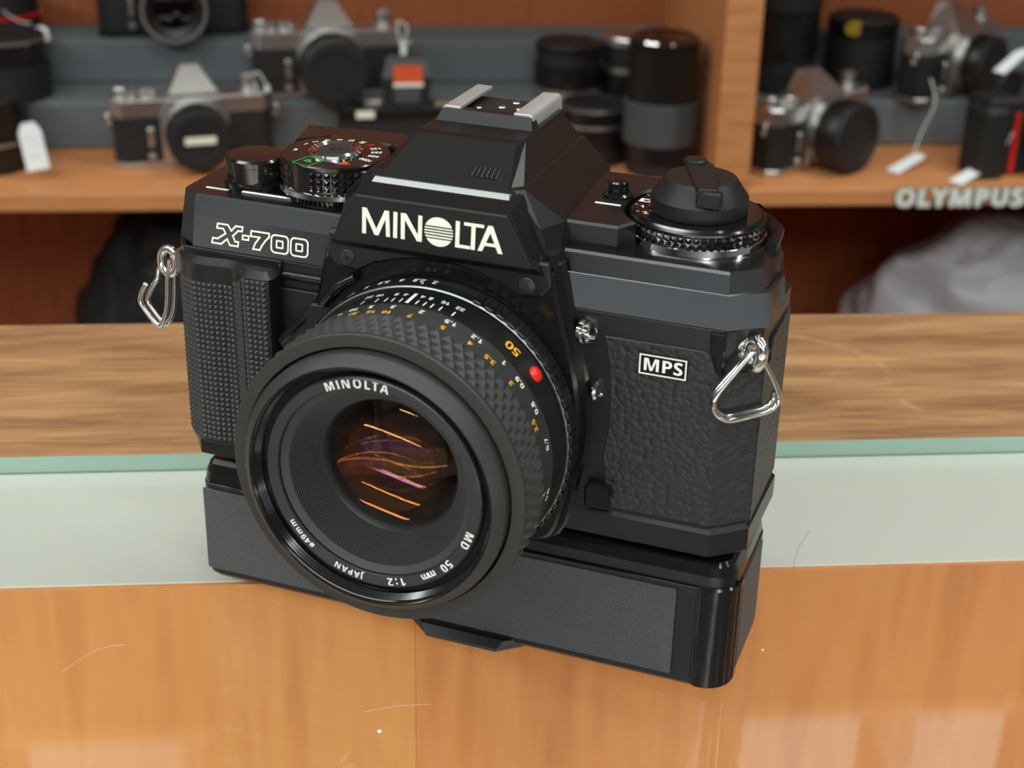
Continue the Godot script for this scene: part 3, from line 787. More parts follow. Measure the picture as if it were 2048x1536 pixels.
func prism(c: Node3D) -> void:
	var x0 := -0.5
	var ring := func(y: float, pts: Array) -> Array:
		var out := []
		for p in pts: out.append(Vector3(x0 + p[0], y, p[1]))
		return out
	var s := S()
	# lower housing, then the roof, in horizontal sections (half width, depth)
	loft(s, [
		ring.call(99.0, [[-25.4, 3.5], [25.4, 3.5], [26.6, -1], [23.5, -43], [-23.5, -43], [-26.6, -1]]),
		ring.call(109.0, [[-21.6, 3.6], [21.6, 3.6], [24.6, -3], [22.2, -42], [-22.2, -42], [-24.6, -3]]),
		ring.call(116.0, [[-15.4, 2.4], [15.4, 2.4], [17.2, 1.0], [16.6, -40], [-16.6, -40], [-17.2, 1.0]]),
	])
	var p := part("prism_housing", s, M.satin, c, "black pentaprism housing")
	part("prism_roof", loft(S(), [
		ring.call(114.6, [[-15.0, 4.4], [15.0, 4.4], [17.0, 1.0], [16.4, -39.5], [-16.4, -39.5], [-17.0, 1.0]]),
		ring.call(115.3, [[-14.6, 3.0], [14.6, 3.0], [16.8, 0.6], [16.2, -39.3], [-16.2, -39.3], [-16.8, 0.6]]),
		ring.call(121.4, [[-11.3, -10.0], [11.3, -10.0], [11.8, -14.0], [11.4, -38.5], [-11.4, -38.5], [-11.8, -14.0]]),
	]), M.satin, p)
	# bright bevel strip at the foot of the roof
	part("roof_strip", loft(S(), [
		ring.call(114.0, [[-15.3, 5.2], [15.3, 5.2], [15.3, 2.0], [-15.3, 2.0]]),
		ring.call(115.4, [[-14.8, 3.4], [14.8, 3.4], [14.8, 1.6], [-14.8, 1.6]]),
	]), M.strip, p)
	# roof panel: thin raised plate with a ribbed patch
	var foot := Vector3(x0, 115.45, 2.7); var head := Vector3(x0, 121.55, -9.9)
	var R := frame(foot, Vector3.RIGHT, head - foot)
	var hgt := foot.distance_to(head)
	part("roof_panel", ext(S(), [Vector2(-14.2, 0.2), Vector2(14.2, 0.2), Vector2(11.1, hgt), Vector2(-11.1, hgt)], R, -0.6, 0.4, 0.4), M.matte, p)
	s = ext(S(), rrect(4.2, 2.0, 11.6, 6.2, 0.7, 3), R, 0.2, 0.5, 0.1)
	part("rib_patch", s, M.matte, p)
	for i in 6: part("rib", tube(S(), [R * Vector3(5.3 + i * 1.05, 2.6, 0.5), R * Vector3(5.3 + i * 1.05, 5.6, 0.5)], 0.32, 8), M.gloss, p)
	# nameplate block
	var np := PackedVector2Array([Vector2(x0 - 16.6, 113.0), Vector2(x0 - 21.9, 103.6), Vector2(x0 - 21.9, 102.8), Vector2(x0 - 21.2, 102.2), Vector2(x0 + 21.6, 102.2), Vector2(x0 + 22.0, 102.8), Vector2(x0 + 16.6, 113.0)])
	s = ext(S(), np, Transform3D(), -2.0, 9.3, 0.35)
	var nb := part("nameplate", s, M.matte, c, "black nameplate on the prism front")
	s = S()
	loft(s, [[Vector3(x0 - 17.0, 113.0, 8.6), Vector3(x0 + 17.0, 113.0, 8.6), Vector3(x0 + 22.4, 102.4, 8.6), Vector3(x0 - 22.4, 102.4, 8.6)],
		[Vector3(x0 - 17.4, 115.4, 2.2), Vector3(x0 + 17.4, 115.4, 2.2), Vector3(x0 + 26.0, 97.0, 3.0), Vector3(x0 - 26.0, 97.0, 3.0)]])
	part("nameplate_shoulder", s, M.satin, nb)
	logo(nb)
	# top block and accessory shoe
	part("shoe_base", loft(S(), [
		ring.call(120.9, [[-12.0, -10.5], [12.0, -10.5], [12.0, -39.0], [-12.0, -39.0]]),
		ring.call(121.7, [[-11.6, -12.5], [11.6, -12.5], [11.6, -39.0], [-11.6, -39.0]]),
	]), M.satin, p)
	part("shoe_front", loft(S(), [
		ring.call(121.4, [[-11.2, -19.6], [11.2, -19.6], [11.2, -24.0], [-11.2, -24.0]]),
		ring.call(124.0, [[-10.2, -21.8], [10.2, -21.8], [10.2, -24.0], [-10.2, -24.0]]),
	]), M.satin, p)
	part("shoe_floor", plate(S(), [Vector2(x0 - 9.8, -22), Vector2(x0 + 9.8, -22), Vector2(x0 + 9.8, -41), Vector2(x0 - 9.8, -41)], 121.6, 122.0, 0.1), M.void, p)
	for k in [[-6.4, -31.8], [-1.6, -34.0], [2.6, -34.0], [0.1, -38.6]]:
		part("contact", lathe(S(), [Vector2(0.95, 122.0), Vector2(0.8, 122.25), Vector2(0.01, 122.3)], up_at(k[0], 0, k[1]), 20), M.steel, p, "small metal contact")
	for sd in [-1.0, 1.0]:
		var r := S()
		var a := [Vector2(6.1, 124.5), Vector2(6.1, 123.9), Vector2(9.3, 123.9), Vector2(9.3, 121.3), Vector2(10.6, 121.0), Vector2(10.5, 123.6), Vector2(10.2, 124.25), Vector2(9.6, 124.6)]
		var q := PackedVector2Array()
		for v in a: q.append(Vector2(x0 + sd * v.x, v.y))
		ext(r, q, Transform3D(Basis(), Vector3.ZERO), -41.5, -21.9, 0.15, 0.4)
		part("shoe_rail", r, M.rail, p, "brushed metal shoe rail")

func logo(nb: Node3D) -> void:
	var T := Transform3D(Basis(), Vector3(0, 0, 9.34))
	var s := S()
	var w := 0.92
	var lo := 104.85; var hi := 110.5
	var a := lo + w / 2; var b := hi - w / 2
	stroke(s, [Vector2(-15.25, a - w / 2 + w / 2), Vector2(-15.1, b)], w, T)
	stroke(s, [Vector2(-9.85, a), Vector2(-9.95, b)], w, T)
	flat(s, PackedVector2Array([Vector2(-15.55, hi), Vector2(-14.5, hi), Vector2(-12.45, 106.3), Vector2(-10.5, hi), Vector2(-9.5, hi), Vector2(-12.0, lo), Vector2(-12.9, lo)]), T)
	stroke(s, [Vector2(-8.25, a), Vector2(-8.1, b)], w, T)
	stroke(s, [Vector2(-6.55, a), Vector2(-6.45, b)], w, T)
	stroke(s, [Vector2(-2.75, a), Vector2(-2.6, b)], w, T)
	flat(s, PackedVector2Array([Vector2(-6.9, hi), Vector2(-5.7, hi), Vector2(-2.3, lo), Vector2(-3.4, lo)]), T)
	# globe cut by five lines
	var c := Vector2(1.42, 107.55); var r := 3.15
	var cuts := [[-1.0, -0.5], [-0.42, -0.3], [-0.21, -0.1], [-0.01, 0.09], [0.18, 0.28], [0.37, 1.0]]
	for k in cuts:
		var q := PackedVector2Array()
		for i in 13:
			var y: float = lerpf(k[0], k[1], i / 12.0)
			q.append(c + Vector2(sqrt(maxf(0.0, 1 - y * y)), y) * r + Vector2(0.002 * i, 0))
		for i in range(12, -1, -1):
			var y: float = lerpf(k[0], k[1], i / 12.0)
			q.append(c + Vector2(-sqrt(maxf(0.0, 1 - y * y)) - 0.002, y) * r)
		flat(s, q, T)
	stroke(s, [Vector2(5.45, a), Vector2(5.6, b)], w, T)
	stroke(s, [Vector2(5.45, lo + 0.36), Vector2(7.9, lo + 0.36)], 0.72, T)
	stroke(s, [Vector2(7.3, hi - 0.36), Vector2(10.9, hi - 0.36)], 0.72, T)
	stroke(s, [Vector2(8.85, a), Vector2(9.0, b)], w, T)
	flat(s, PackedVector2Array([Vector2(9.85, lo), Vector2(10.85, lo), Vector2(12.6, 108.9), Vector2(14.25, lo), Vector2(15.3, lo), Vector2(13.15, hi), Vector2(12.1, hi)]), T)
	stroke(s, [Vector2(11.4, 106.45), Vector2(13.9, 106.45)], 0.7, T)
	part("logo_lettering", s, M.cream, nb, "cream maker's name with a striped globe for its O")

func lens(c: Node3D) -> void:
	var T := lens_T()
	var L := Node3D.new()
	L.name = "lens"
	c.add_child(L, true)
	L.set_meta("label", "standard 50mm lens with white and yellow scales")
	part("lens_mount", lathe(S(), [Vector2(31.0, 4.8), Vector2(31.8, 5.0), Vector2(31.8, 5.8), Vector2(30, 6)], T, 96), M.gloss, L)
	part("aperture_ring", lathe(S(), [Vector2(30, 5.6), Vector2(32.0, 5.8), Vector2(32.1, 10.2), Vector2(31.6, 11.2), Vector2(30.6, 11.4)], T, 120), M.satin, L, "black aperture ring")
	var s := S()
	for i in 60:   # ridges, leaving the figures bare
		var deg := 70.0 - i * 5.0
		if deg < -215.0: break
		var a := deg_to_rad(deg)
		var n := Vector3(cos(a), sin(a), 0); var tg := Vector3(-sin(a), cos(a), 0)
		box(s, Vector3(0, 0, 0), Vector3(2.0, 0.9, 4.6), 0.25, Transform3D(tg, n, Vector3(0, 0, -1) * 1.0, Vector3(AXIS.x, AXIS.y, 8.9) + n * 32.0))
	part("aperture_ridges", s, M.satin, L, "", true)
	part("scale_ring", lathe(S(), [Vector2(30.6, 11.3), Vector2(31.3, 11.6), Vector2(31.1, 19.2), Vector2(30.4, 19.5)], T, 120), M.satin, L, "black depth of field scale ring")
	part("scale_edge", lathe(S(), [Vector2(31.6, 10.9), Vector2(31.85, 11.05), Vector2(31.6, 11.35)], T, 120), M.strip, L)
	part("focus_ring", lathe(S(), [Vector2(30.4, 19.5), Vector2(31.2, 19.8), Vector2(31.2, 26.2), Vector2(31.35, 26.4), Vector2(31.35, 36.0), Vector2(31.7, 36.2), Vector2(31.8, 36.6), Vector2(31.8, 37.2), Vector2(31.5, 37.5), Vector2(29.1, 37.6), Vector2(28.9, 37.3), Vector2(28.9, 34.0)], T, 144), M.ring, L, "black focus ring")
	s = S()
	var cols := 74
	for i in cols:
		for k in 4:
			var a := TAU * (i + (0.5 if k % 2 else 0.0)) / cols
			var n := Vector3(cos(a), sin(a), 0); var tg := Vector3(-sin(a), cos(a), 0)
			var o := Vector3(AXIS.x, AXIS.y, 27.6 + k * 2.45) + n * 31.3
			var q := [o - tg * 1.28 - Vector3(0, 0, 1.2), o + tg * 1.28 - Vector3(0, 0, 1.2), o + tg * 1.28 + Vector3(0, 0, 1.2), o - tg * 1.28 + Vector3(0, 0, 1.2)]
			for e in 4: s.face([q[e], q[(e + 1) % 4], o + n * 0.85], (q[e] + q[(e + 1) % 4]) / 2 - o + n * 0.4)
	part("focus_studs", s, M.rubber, L, "diamond studs of the focus grip", true)
	part("filter_ring", lathe(S(), [Vector2(28.5, 33.5), Vector2(28.5, 38.9), Vector2(28.3, 39.3), Vector2(26.6, 40.9), Vector2(26.3, 41.1)], T, 144), M.ring, L, "matte black bevelled filter ring")
	part("filter_thread", lathe(S(), [Vector2(26.3, 41.1), Vector2(26.0, 41.1), Vector2(25.7, 40.8), Vector2(25.5, 40.4), Vector2(25.6, 40.1), Vector2(25.3, 39.8), Vector2(25.4, 39.5), Vector2(25.1, 39.2), Vector2(25.2, 38.9), Vector2(24.9, 38.6), Vector2(24.9, 37.7), Vector2(23.5, 37.6)], T, 144), M.gloss, L, "glossy black inner thread")
	part("name_ring", lathe(S(), [Vector2(23.5, 37.8), Vector2(23.4, 38.9), Vector2(23.1, 39.1), Vector2(21.1, 38.7), Vector2(20.9, 38.3)], T, 144), M.anod, L, "dark ring engraved with the lens name")
	part("inner_ring", lathe(S(), [Vector2(20.9, 37.9), Vector2(19.4, 37.0)], T, 120), M.rubber, L)
	var prof := []
	for i in 17:
		var f := i / 17.0
		prof.append(Vector2(lerpf(19.4, 15.0, f), lerpf(36.9, 30.3, f)))
		prof.append(Vector2(lerpf(19.4, 15.0, f) - 0.22, lerpf(36.9, 30.3, f) - 0.04))
	prof.append(Vector2(14.6, 30.0)); prof.append(Vector2(14.3, 29.2))
	part("ribbed_cone", lathe(S(), prof, T, 120), M.cone, L, "ribbed light baffle cone")
	part("inner_barrel", lathe(S(), [Vector2(14.3, 29.4), Vector2(13.6, 27.0), Vector2(13.6, 6.0), Vector2(0.01, 6.0)], T, 72), M.void, L)
	# aperture blades, half closed star of flat leaves
	s = S()
	for i in 6:
		var a := TAU * i / 6 + 0.3
		var b := a + 1.25
		s.face([Vector3(AXIS.x + 13 * cos(a), AXIS.y + 13 * sin(a), 15 + i * 0.1), Vector3(AXIS.x + 13 * cos(b), AXIS.y + 13 * sin(b), 15 + i * 0.1), Vector3(AXIS.x + 10.4 * cos(b + 0.35), AXIS.y + 10.4 * sin(b + 0.35), 15 + i * 0.1), Vector3(AXIS.x + 10.2 * cos(a + 0.5), AXIS.y + 10.2 * sin(a + 0.5), 15 + i * 0.1)], Vector3(0, 0, 1))
	part("aperture_blades", s, M.bronze, L)
	# glass: coated surfaces, front bulging out, others curved both ways
	for g in [[14.5, 29.8, 17.0, Color(1.0, 0.66, 0.38), 0.028], [14.3, 29.5, 23.0, Color(1.0, 0.74, 0.42), 0.028], [13.4, 27.0, -17.5, Color(1.0, 0.6, 0.36), 0.028], [13.6, 28.0, -21.0, Color(1.0, 0.55, 0.33), 0.028], [12.8, 21.0, -17.0, Color(0.78, 0.45, 0.95), 0.022], [12.4, 17.0, -19.0, Color(1.0, 0.75, 0.4), 0.018]]:
		part("glass_element", cap(g[0], g[1], g[2], T), coat(g[3], g[4]), L, "coated lens element")
	# lettering
	s = S()
	write_round(s, "MINOLTA", 98.0, 22.0, 39.05, 1.95, bold, false, 1.2)
	write_round(s, "MD", -21.5, 22.0, 39.05, 1.8, bold, false, 1.12)
	write_round(s, "50", -43.0, 22.0, 39.05, 1.8, bold, false, 1.15)
	write_round(s, "mm", -56.0, 21.9, 39.05, 1.55, bold, false, 0.85)
	write_round(s, "1:2", -76.5, 22.0, 39.05, 1.8, bold, false, 1.35)
	write_round(s, "JAPAN", -105.0, 22.0, 39.05, 1.4, bold, false, 1.15)
	write_round(s, "ø49mm", -137.5, 22.0, 39.05, 1.35, bold, false, 1.12)
	part("name_lettering", s, M.print, L)
	s = S()
	for f in [["2", 88.5], ["2.8", 94.9], ["4", 101.9], ["5.6", 109.6], ["8", 117.4], ["11", 124.8], ["16", 132.0]]: write_round(s, f[0], f[1], 32.15, 8.6, 1.55, bold, true, 0.95)
	write_round(s, "v", 92.6, 32.15, 10.1, 0.9, bold, true)
	part("aperture_figures", s, M.print, L)
	s = S()
	for f in [["22", 110.9], ["16", 106.0], ["8", 99.2], ["4", 95.4], ["4", 88.5], ["8", 85.3], ["16", 79.3], ["22", 73.3]]: write_round(s, f[0], f[1], 31.36, 14.9, 1.3, bold, true, 0.95)
	for d in [111.0, 104.9, 101.0, 98.1, 94.9, 88.4, 85.4, 82.5, 79.1, 73.8]: rim_line(s, d, 17.0, 19.0, 0.28)
	rim_line(s, 91.9, 13.9, 19.1, 0.75)
	part("depth_scale", s, M.print, L)
	s = S()
	for f in [["10", 111.5], ["5", 104.2], ["3", 95.1], ["2", 83.7], ["1.5", 72.0], ["1.2", 60.7], ["1", 47.7], ["0.9", 38.6], ["0.8", 27.6], ["0.7", 12.8], ["0.6", -8.4]]: write_round(s, f[0], f[1], 31.28, 21.6, 1.45, bold, true, 0.98)
	write_round(s, "∞", 117.0, 31.28, 22.4, 1.5, bold, true)
	part("metre_scale", s, M.print, L)
	s = S()
	for f in [["30", 109.0], ["15", 101.6], ["10", 95.2], ["7", 86.0], ["5", 72.9], ["4", 61.4], ["3.5", 52.3], ["3", 40.8], ["2.5", 22.8], ["2", -5.8]]: write_round(s, f[0], f[1], 31.28, 24.5, 1.45, bold, true, 0.98)
	write_round(s, "50", 48.9, 31.4, 15.6, 2.6, bold, true, 0.95)
	part("feet_scale", s, M.yellow, L)
	var a := deg_to_rad(36.0)
	var n := Vector3(cos(a), sin(a), 0)
	part("mounting_dot", lathe(S(), [Vector2(1.75, -0.6), Vector2(1.75, 0.3), Vector2(1.5, 0.75), Vector2(0.9, 1.1), Vector2(0.01, 1.2)], frame(Vector3(AXIS.x, AXIS.y, 14.6) + n * 31.0, Vector3(-sin(a), cos(a), 0), Vector3(0, 0, 1)), 28), M.red, L, "red mounting index bead")

func rim_line(s: Shape, deg: float, z0: float, z1: float, w: float) -> void:
	var a := deg_to_rad(deg)
	var n := Vector3(cos(a), sin(a), 0)
	var T := frame(Vector3(AXIS.x, AXIS.y, 0) + n * 31.36, Vector3(-sin(a), cos(a), 0), Vector3(0, 0, 1))
	stroke(s, [Vector2(0, z0 + w / 2), Vector2(0, z1 - w / 2)], w, T)

# a spherical cap of rim radius r at height z; curvature > 0 bulges forward
func cap(r: float, z: float, curve: float, T: Transform3D) -> Shape:
	var s := S()
	var R := absf(curve); var sg := signf(curve)
	var base := sqrt(R * R - r * r)
	var n := 24; var m := 64
	for k in n:
		for i in m:
			var q := []
			var w := []
			for e in [[k, i], [k, i + 1], [k + 1, i + 1], [k + 1, i]]:
				var rr: float = r * e[0] / n
				var a: float = TAU * e[1] / m
				var h := sqrt(R * R - rr * rr)
				q.append(T * Vector3(rr * cos(a), rr * sin(a), z + sg * (h - base)))
				w.append(Vector3(rr * cos(a) * sg, rr * sin(a) * sg, h) / R)
			if k == 0: s.tri(q[0], q[2], q[3], w[0], w[2], w[3])
			else: s.quad(q[0], q[1], q[2], q[3], w[0], w[1], w[2], w[3])
	return s

func round_outline(x0: float, x1: float, zf: float, zb: float, rl: float, rr: float) -> Array:
	var q := []
	for c in [[x1 - rr, zf - rr, 0.0, rr], [x0 + rl, zf - rl, 90.0, rl], [x0 + rl, zb + rl, 180.0, rl], [x1 - rl, zb + rl, 270.0, rl]]:
		for i in 7:
			var a := deg_to_rad(c[2] + 90.0 * i / 6)
			q.append(Vector2(c[0] + c[3] * cos(a), c[1] + c[3] * sin(a)))
	return q

func motor_drive(c: Node3D) -> void:
	var D := Node3D.new()
	D.name = "motor_drive"
	c.add_child(D, true)
	D.set_meta("label", "black motor drive under the camera body")
	var zf := -4.6; var zb := -38.0
	var o := round_outline(-68.4, 65.8, zf, zb, 4.0, 6.5)
	part("drive_case", plate(S(), o, 0.6, 27.8, 0.3, 1.6), M.satin, D)
	# upper bevel, highest towards the back
	part("drive_shoulder", tiers(S(), o, [[0.25, 27.6], [0.3, 28.4], [0.7, 30.6], [1.5, 32.6], [2.4, 33.6]]), M.gloss, D, "glossy bevelled top edge")
	part("drive_seat", plate(S(), [Vector2(-60, -9), Vector2(56, -9), Vector2(60, -12), Vector2(60, -37), Vector2(-64, -37), Vector2(-64, -14)], 33.4, 40.2), M.void, D)
	# covering, front and right side
	part("front_cover", ext(S(), rrect(-67.3, 3.6, 52.8, 26.4, 0.4, 2), Transform3D(), zf - 0.2, zf + 0.35, 0.15), M.grain, D, "grained black front covering")
	part("side_cover", ext(S(), rrect(10.8, 3.8, 33.6, 26.2, 0.6, 2), frame(Vector3(65.8, 0, 0), Vector3(0, 0, -1), Vector3.UP), -0.2, 0.3, 0.15), M.grain, D)
	part("corner_post", plate(S(), round_outline(57.6, 66.1, zf + 0.3, -14.0, 1.0, 6.6), 1.2, 28.0, 0.5, 0.6), M.gloss, D, "glossy rounded corner post")
	part("end_panel", ext(S(), rrect(53.0, 3.4, 57.4, 26.6, 0.2, 2), Transform3D(), zf - 0.2, zf + 0.15, 0.1), M.satin, D)
	part("side_bead", tube(S(), [Vector3(65.75, 2.5, -9.6), Vector3(65.75, 28.5, -9.6)], 0.5, 8), M.gloss, D)
	part("top_bead", tube(S(), [Vector3(-66, 27.7, zf + 0.0), Vector3(57.4, 27.7, zf + 0.0)], 0.45, 8), M.gloss, D)
	part("tripod_foot", loft(S(), [
		[Vector3(-12, 0.0, zf - 2), Vector3(-6.5, 0.0, -2.0), Vector3(11.0, 0.0, -2.0), Vector3(16.4, 0.0, zf - 2)],
		[Vector3(-12.8, 1.0, zf - 2), Vector3(-7.0, 1.0, -1.7), Vector3(11.4, 1.0, -1.7), Vector3(17.2, 1.0, zf - 2)],
		[Vector3(-13.6, 2.6, zf - 2), Vector3(-8.6, 2.6, -3.4), Vector3(12.6, 2.6, -3.4), Vector3(18.0, 2.6, zf - 2)]]), M.satin, D, "foot tab at the front of the drive")
	for p in [Vector2(-58, -10), Vector2(56, -11), Vector2(-58, -32), Vector2(56, -32)]:
		part("rubber_foot", lathe(S(), [Vector2(3.2, 0.0), Vector2(3.4, 0.3), Vector2(3.4, 0.8), Vector2(0.01, 0.8)], up_at(p.x, 0, p.y), 24), M.rubber, D)

func straps(c: Node3D) -> void:
	# left eyelet and its split ring
	var el := part("strap_eyelet", tube(S(), ring_path(Vector3(-73.0, 84.3, -6.4), Vector3(1, 0.1, 0.15), Vector3(0, 1, 0), 2.3, 3.1, 20), 1.05, 12, true), M.chrome, c, "chrome strap eyelet")
	part("eyelet_stem", box(S(), Vector3(-69.2, 85.2, -6.6), Vector3(3.4, 5.6, 4.2), 0.8), M.chrome, el)
	var pts := [Vector3(-72.4, 84.9, -6.0), Vector3(-73.2, 80.0, -5.6), Vector3(-73.7, 75.2, -5.6), Vector3(-74.4, 71.4, -5.6), Vector3(-75.8, 68.5, -5.6), Vector3(-76.8, 67.8, -5.6), Vector3(-77.9, 68.6, -5.6), Vector3(-80.2, 71.4, -5.6), Vector3(-81.2, 73.2, -5.6), Vector3(-80.8, 75.2, -5.6), Vector3(-79.4, 77.8, -5.6)]
	var sp := S()
	tube(sp, smooth_path(pts, 4), 0.62, 10)
	var back := []
	for p in pts.slice(0, 9): back.append(p + Vector3(1.25, 0.1, -1.1))
	back.append_array([Vector3(-79.4, 75.2, -6.7), Vector3(-78.0, 77.6, -6.8), Vector3(-77.0, 79.0, -7.0), Vector3(-76.8, 80.6, -7.4), Vector3(-76.2, 82.4, -7.6), Vector3(-74.8, 84.2, -7.4)])
	tube(sp, smooth_path(back, 4), 0.62, 10)
	part("split_ring", sp, M.chrome, el, "chrome triangular split ring")
	# right
	var n := Vector3(0.65, 0, 0.76).normalized()
	var er := part("strap_eyelet", tube(S(), ring_path(Vector3(65.8, 87.6, -1.2), n, Vector3(0.15, 1, 0), 2.5, 3.0, 20), 1.25, 12, true), M.chrome, c, "chrome strap eyelet")
	part("eyelet_stem", lathe(S(), [Vector2(2.9, -3.2), Vector2(2.9, -2.0), Vector2(2.2, -1.6), Vector2(0.01, -1.5)], frame(Vector3(65.2, 87.6, -1.6), Vector3.UP.cross(n), Vector3.UP), 24), M.chrome, er)
	pts = [Vector3(65.4, 88.1, 0.4), Vector3(62.6, 84.2, 2.9), Vector3(60.3, 80.6, 4.8), Vector3(59.6, 78.2, 5.3), Vector3(60.2, 75.8, 4.8), Vector3(61.6, 74.2, 3.6), Vector3(63.2, 73.7, 2.2), Vector3(66.6, 74.1, -0.7), Vector3(69.4, 74.7, -3.0), Vector3(70.8, 76.2, -4.2), Vector3(70.8, 78.2, -4.2), Vector3(69.6, 81.6, -3.2), Vector3(68.2, 84.8, -2.0), Vector3(66.8, 87.4, -0.8)]
	sp = S()
	tube(sp, smooth_path(pts, 4, true), 0.6, 10, true)
	back = []
	for p in pts.slice(0, 11): back.append(p - n * 1.3 + (Vector3(65.4, 78.5, 0.4) - p) * 0.06)
	tube(sp, smooth_path(back, 4), 0.6, 10)
	part("split_ring", sp, M.chrome, er, "chrome triangular split ring")

func ring_path(o: Vector3, u: Vector3, v: Vector3, a: float, b: float, n: int) -> Array:
	var q := []
	for i in n: q.append(o + u * a * cos(TAU * i / n) + v * b * sin(TAU * i / n))
	return q

# ------------------------------------------------------------------ goods on the shelves
func foam_block(x0: float, x1: float, label: String, split: float) -> void:
	var t := thing("foam_step", label, "display riser", Vector3((x0 + x1) / 2, SHELF_Y + 0.3, -1065))
	var w := x1 - x0
	part("lower_step", box(S(), Vector3(0, 20.2, 0.5), Vector3(w, 40.4, 131), 2.0), M.foam, t)
	part("upper_step", box(S(), Vector3(0, 59.0, (split - 1129.0) / 2 + 1065.0), Vector3(w, 37.4, split + 1129.0), 2.0), M.foam, t)

# an older SLR: origin at the middle of its base, front towards +z
func slr(label: String, at: Vector3, turn: float, black: bool, lens_len := 26.0, lens_r := 27.0, cap_mark := 0, open_front := false) -> Node3D:
	var t := thing("slr_camera", label, "camera", at, turn, "used cameras on the wall shelves")
	var metal: Material = M.black_goods if black else M.silver
	var o := [Vector2(-58, 14), Vector2(58, 14), Vector2(66, 7), Vector2(66, -9), Vector2(60, -15), Vector2(-60, -15), Vector2(-66, -9), Vector2(-66, 7)]
	part("base_plate", plate(S(), o, 0, 5, 0.8, 0.6), metal, t)
	part("body", plate(S(), o.map(func(p): return p * 0.985), 5, 43, 0.2), M.old_leather, t)
	var tp := part("top_plate", plate(S(), o, 43, 57, 1.2), metal, t)
	part("prism", loft(S(), [
		[Vector3(-22, 57, 15), Vector3(22, 57, 15), Vector3(20, 57, -15), Vector3(-20, 57, -15)],
		[Vector3(-20, 61, 15.5), Vector3(20, 61, 15.5), Vector3(19, 61, -15), Vector3(-19, 61, -15)],
		[Vector3(-7, 80, -3), Vector3(7, 80, -3), Vector3(9, 78, -14), Vector3(-9, 78, -14)]]), metal, tp)
	part("prism_band", box(S(), Vector3(0, 59, 15.4), Vector3(44, 4.4, 1.2), 0.3), M.silver, tp)
	part("shutter_dial", lathe(S(), [Vector2(8, 57), Vector2(8, 62.5), Vector2(7, 63.5), Vector2(0.01, 63.6)], up_at(-36, 0, 0), 28), metal, tp)
	part("release_button", lathe(S(), [Vector2(3.6, 57), Vector2(3.6, 61), Vector2(2.4, 62), Vector2(2.4, 65), Vector2(0.01, 65.4)], up_at(-48, 0, 4), 20), M.silver, tp)
	part("advance_hub", lathe(S(), [Vector2(6.4, 57), Vector2(6.4, 64), Vector2(5.4, 65.4), Vector2(0.01, 66)], up_at(-57, 0, -2), 24), M.silver, tp)
	var rk := part("rewind_knob", lathe(S(), [Vector2(7.4, 57), Vector2(7.4, 60), Vector2(6, 60.4), Vector2(6, 66), Vector2(6.8, 66.4), Vector2(6.8, 69), Vector2(0.01, 69.4)], up_at(48, 0, -1), 28), metal, tp)
	part("crank", box(S(), Vector3(48, 70, -1), Vector3(11, 1.6, 3.4), 0.4), M.silver, rk)
	var F := Transform3D(Basis(), Vector3(0, 30, 0))
	part("mirror_box", ext(S(), [Vector2(-27, -25), Vector2(27, -25), Vector2(28, 12), Vector2(22, 27), Vector2(-22, 27), Vector2(-28, 12)], F, 13, 19, 1.0), metal, t)
	part("self_timer", box(S(), Vector3(-36, 26, 15.6), Vector3(5, 17, 3), 1.2), M.silver, t)
	part("catch", lathe(S(), [Vector2(3.2, 13.8), Vector2(3.2, 17), Vector2(2.6, 17.8), Vector2(0.01, 18)], Transform3D(Basis(), Vector3(-36, 10, 0)), 20), M.silver, t)
	for x in [-66.0, 66.0]:
		part("strap_lug", tube(S(), ring_path(Vector3(x * 1.03, 40, 3), Vector3(0.5 * signf(x), 0, 0.8), Vector3.UP, 3.6, 5.5, 14), 1.3, 8, true), M.silver, t)
	var z := 19.0
	part("lens_base", lathe(S(), [Vector2(lens_r * 0.95, z), Vector2(lens_r * 0.98, z + 6), Vector2(lens_r * 0.9, z + 6.4)], F, 48), M.silver if not black else M.dull_black, t)
	var lb := part("lens_barrel", lathe(S(), [Vector2(lens_r * 0.9, z + 6), Vector2(lens_r, z + 8), Vector2(lens_r, z + lens_len - 2), Vector2(lens_r * 0.96, z + lens_len), Vector2(lens_r * 0.9, z + lens_len), Vector2(lens_r * 0.86, z + lens_len - 5), Vector2(lens_r * 0.55, z + lens_len - 8)], F, 48), M.black_goods, t)
	if open_front:
		part("front_rim", lathe(S(), [Vector2(lens_r * 0.98, z + lens_len - 2), Vector2(lens_r * 0.97, z + lens_len + 0.8), Vector2(lens_r * 0.88, z + lens_len + 0.8), Vector2(lens_r * 0.86, z + lens_len - 1)], F, 48), M.silver, lb)
		part("front_glass", cap(lens_r * 0.7, z + lens_len - 8, 60.0, F), M.lens_glass, lb)
	else:
		var cp := part("lens_cap", lathe(S(), [Vector2(lens_r * 0.97, z + lens_len - 1.4), Vector2(lens_r * 1.0, z + lens_len + 1), Vector2(lens_r * 0.97, z + lens_len + 4.6), Vector2(lens_r * 0.9, z + lens_len + 5.4), Vector2(lens_r * 0.66, z + lens_len + 5.2), Vector2(lens_r * 0.64, z + lens_len + 4.2), Vector2(0.01, z + lens_len + 4.2)], F, 48), M.dull_black, lb, "black front cap")
		if cap_mark == 1: part("cap_label", box(S(), Vector3(0, 30, z + lens_len + 4.6), Vector3(25, 6, 0.8), 0.2), M.cream, cp, "pale label bar on the cap")
		if cap_mark == 2:
			var s := S()
			lathe(s, [Vector2(lens_r * 0.99, z + lens_len + 1.2), Vector2(lens_r * 0.96, z + lens_len + 4.8)], Transform3D(Basis(), Vector3(0, 30.0, 0.15)), 20, deg_to_rad(70), deg_to_rad(150))
			part("rim_print", s, M.print, lb)
	return t

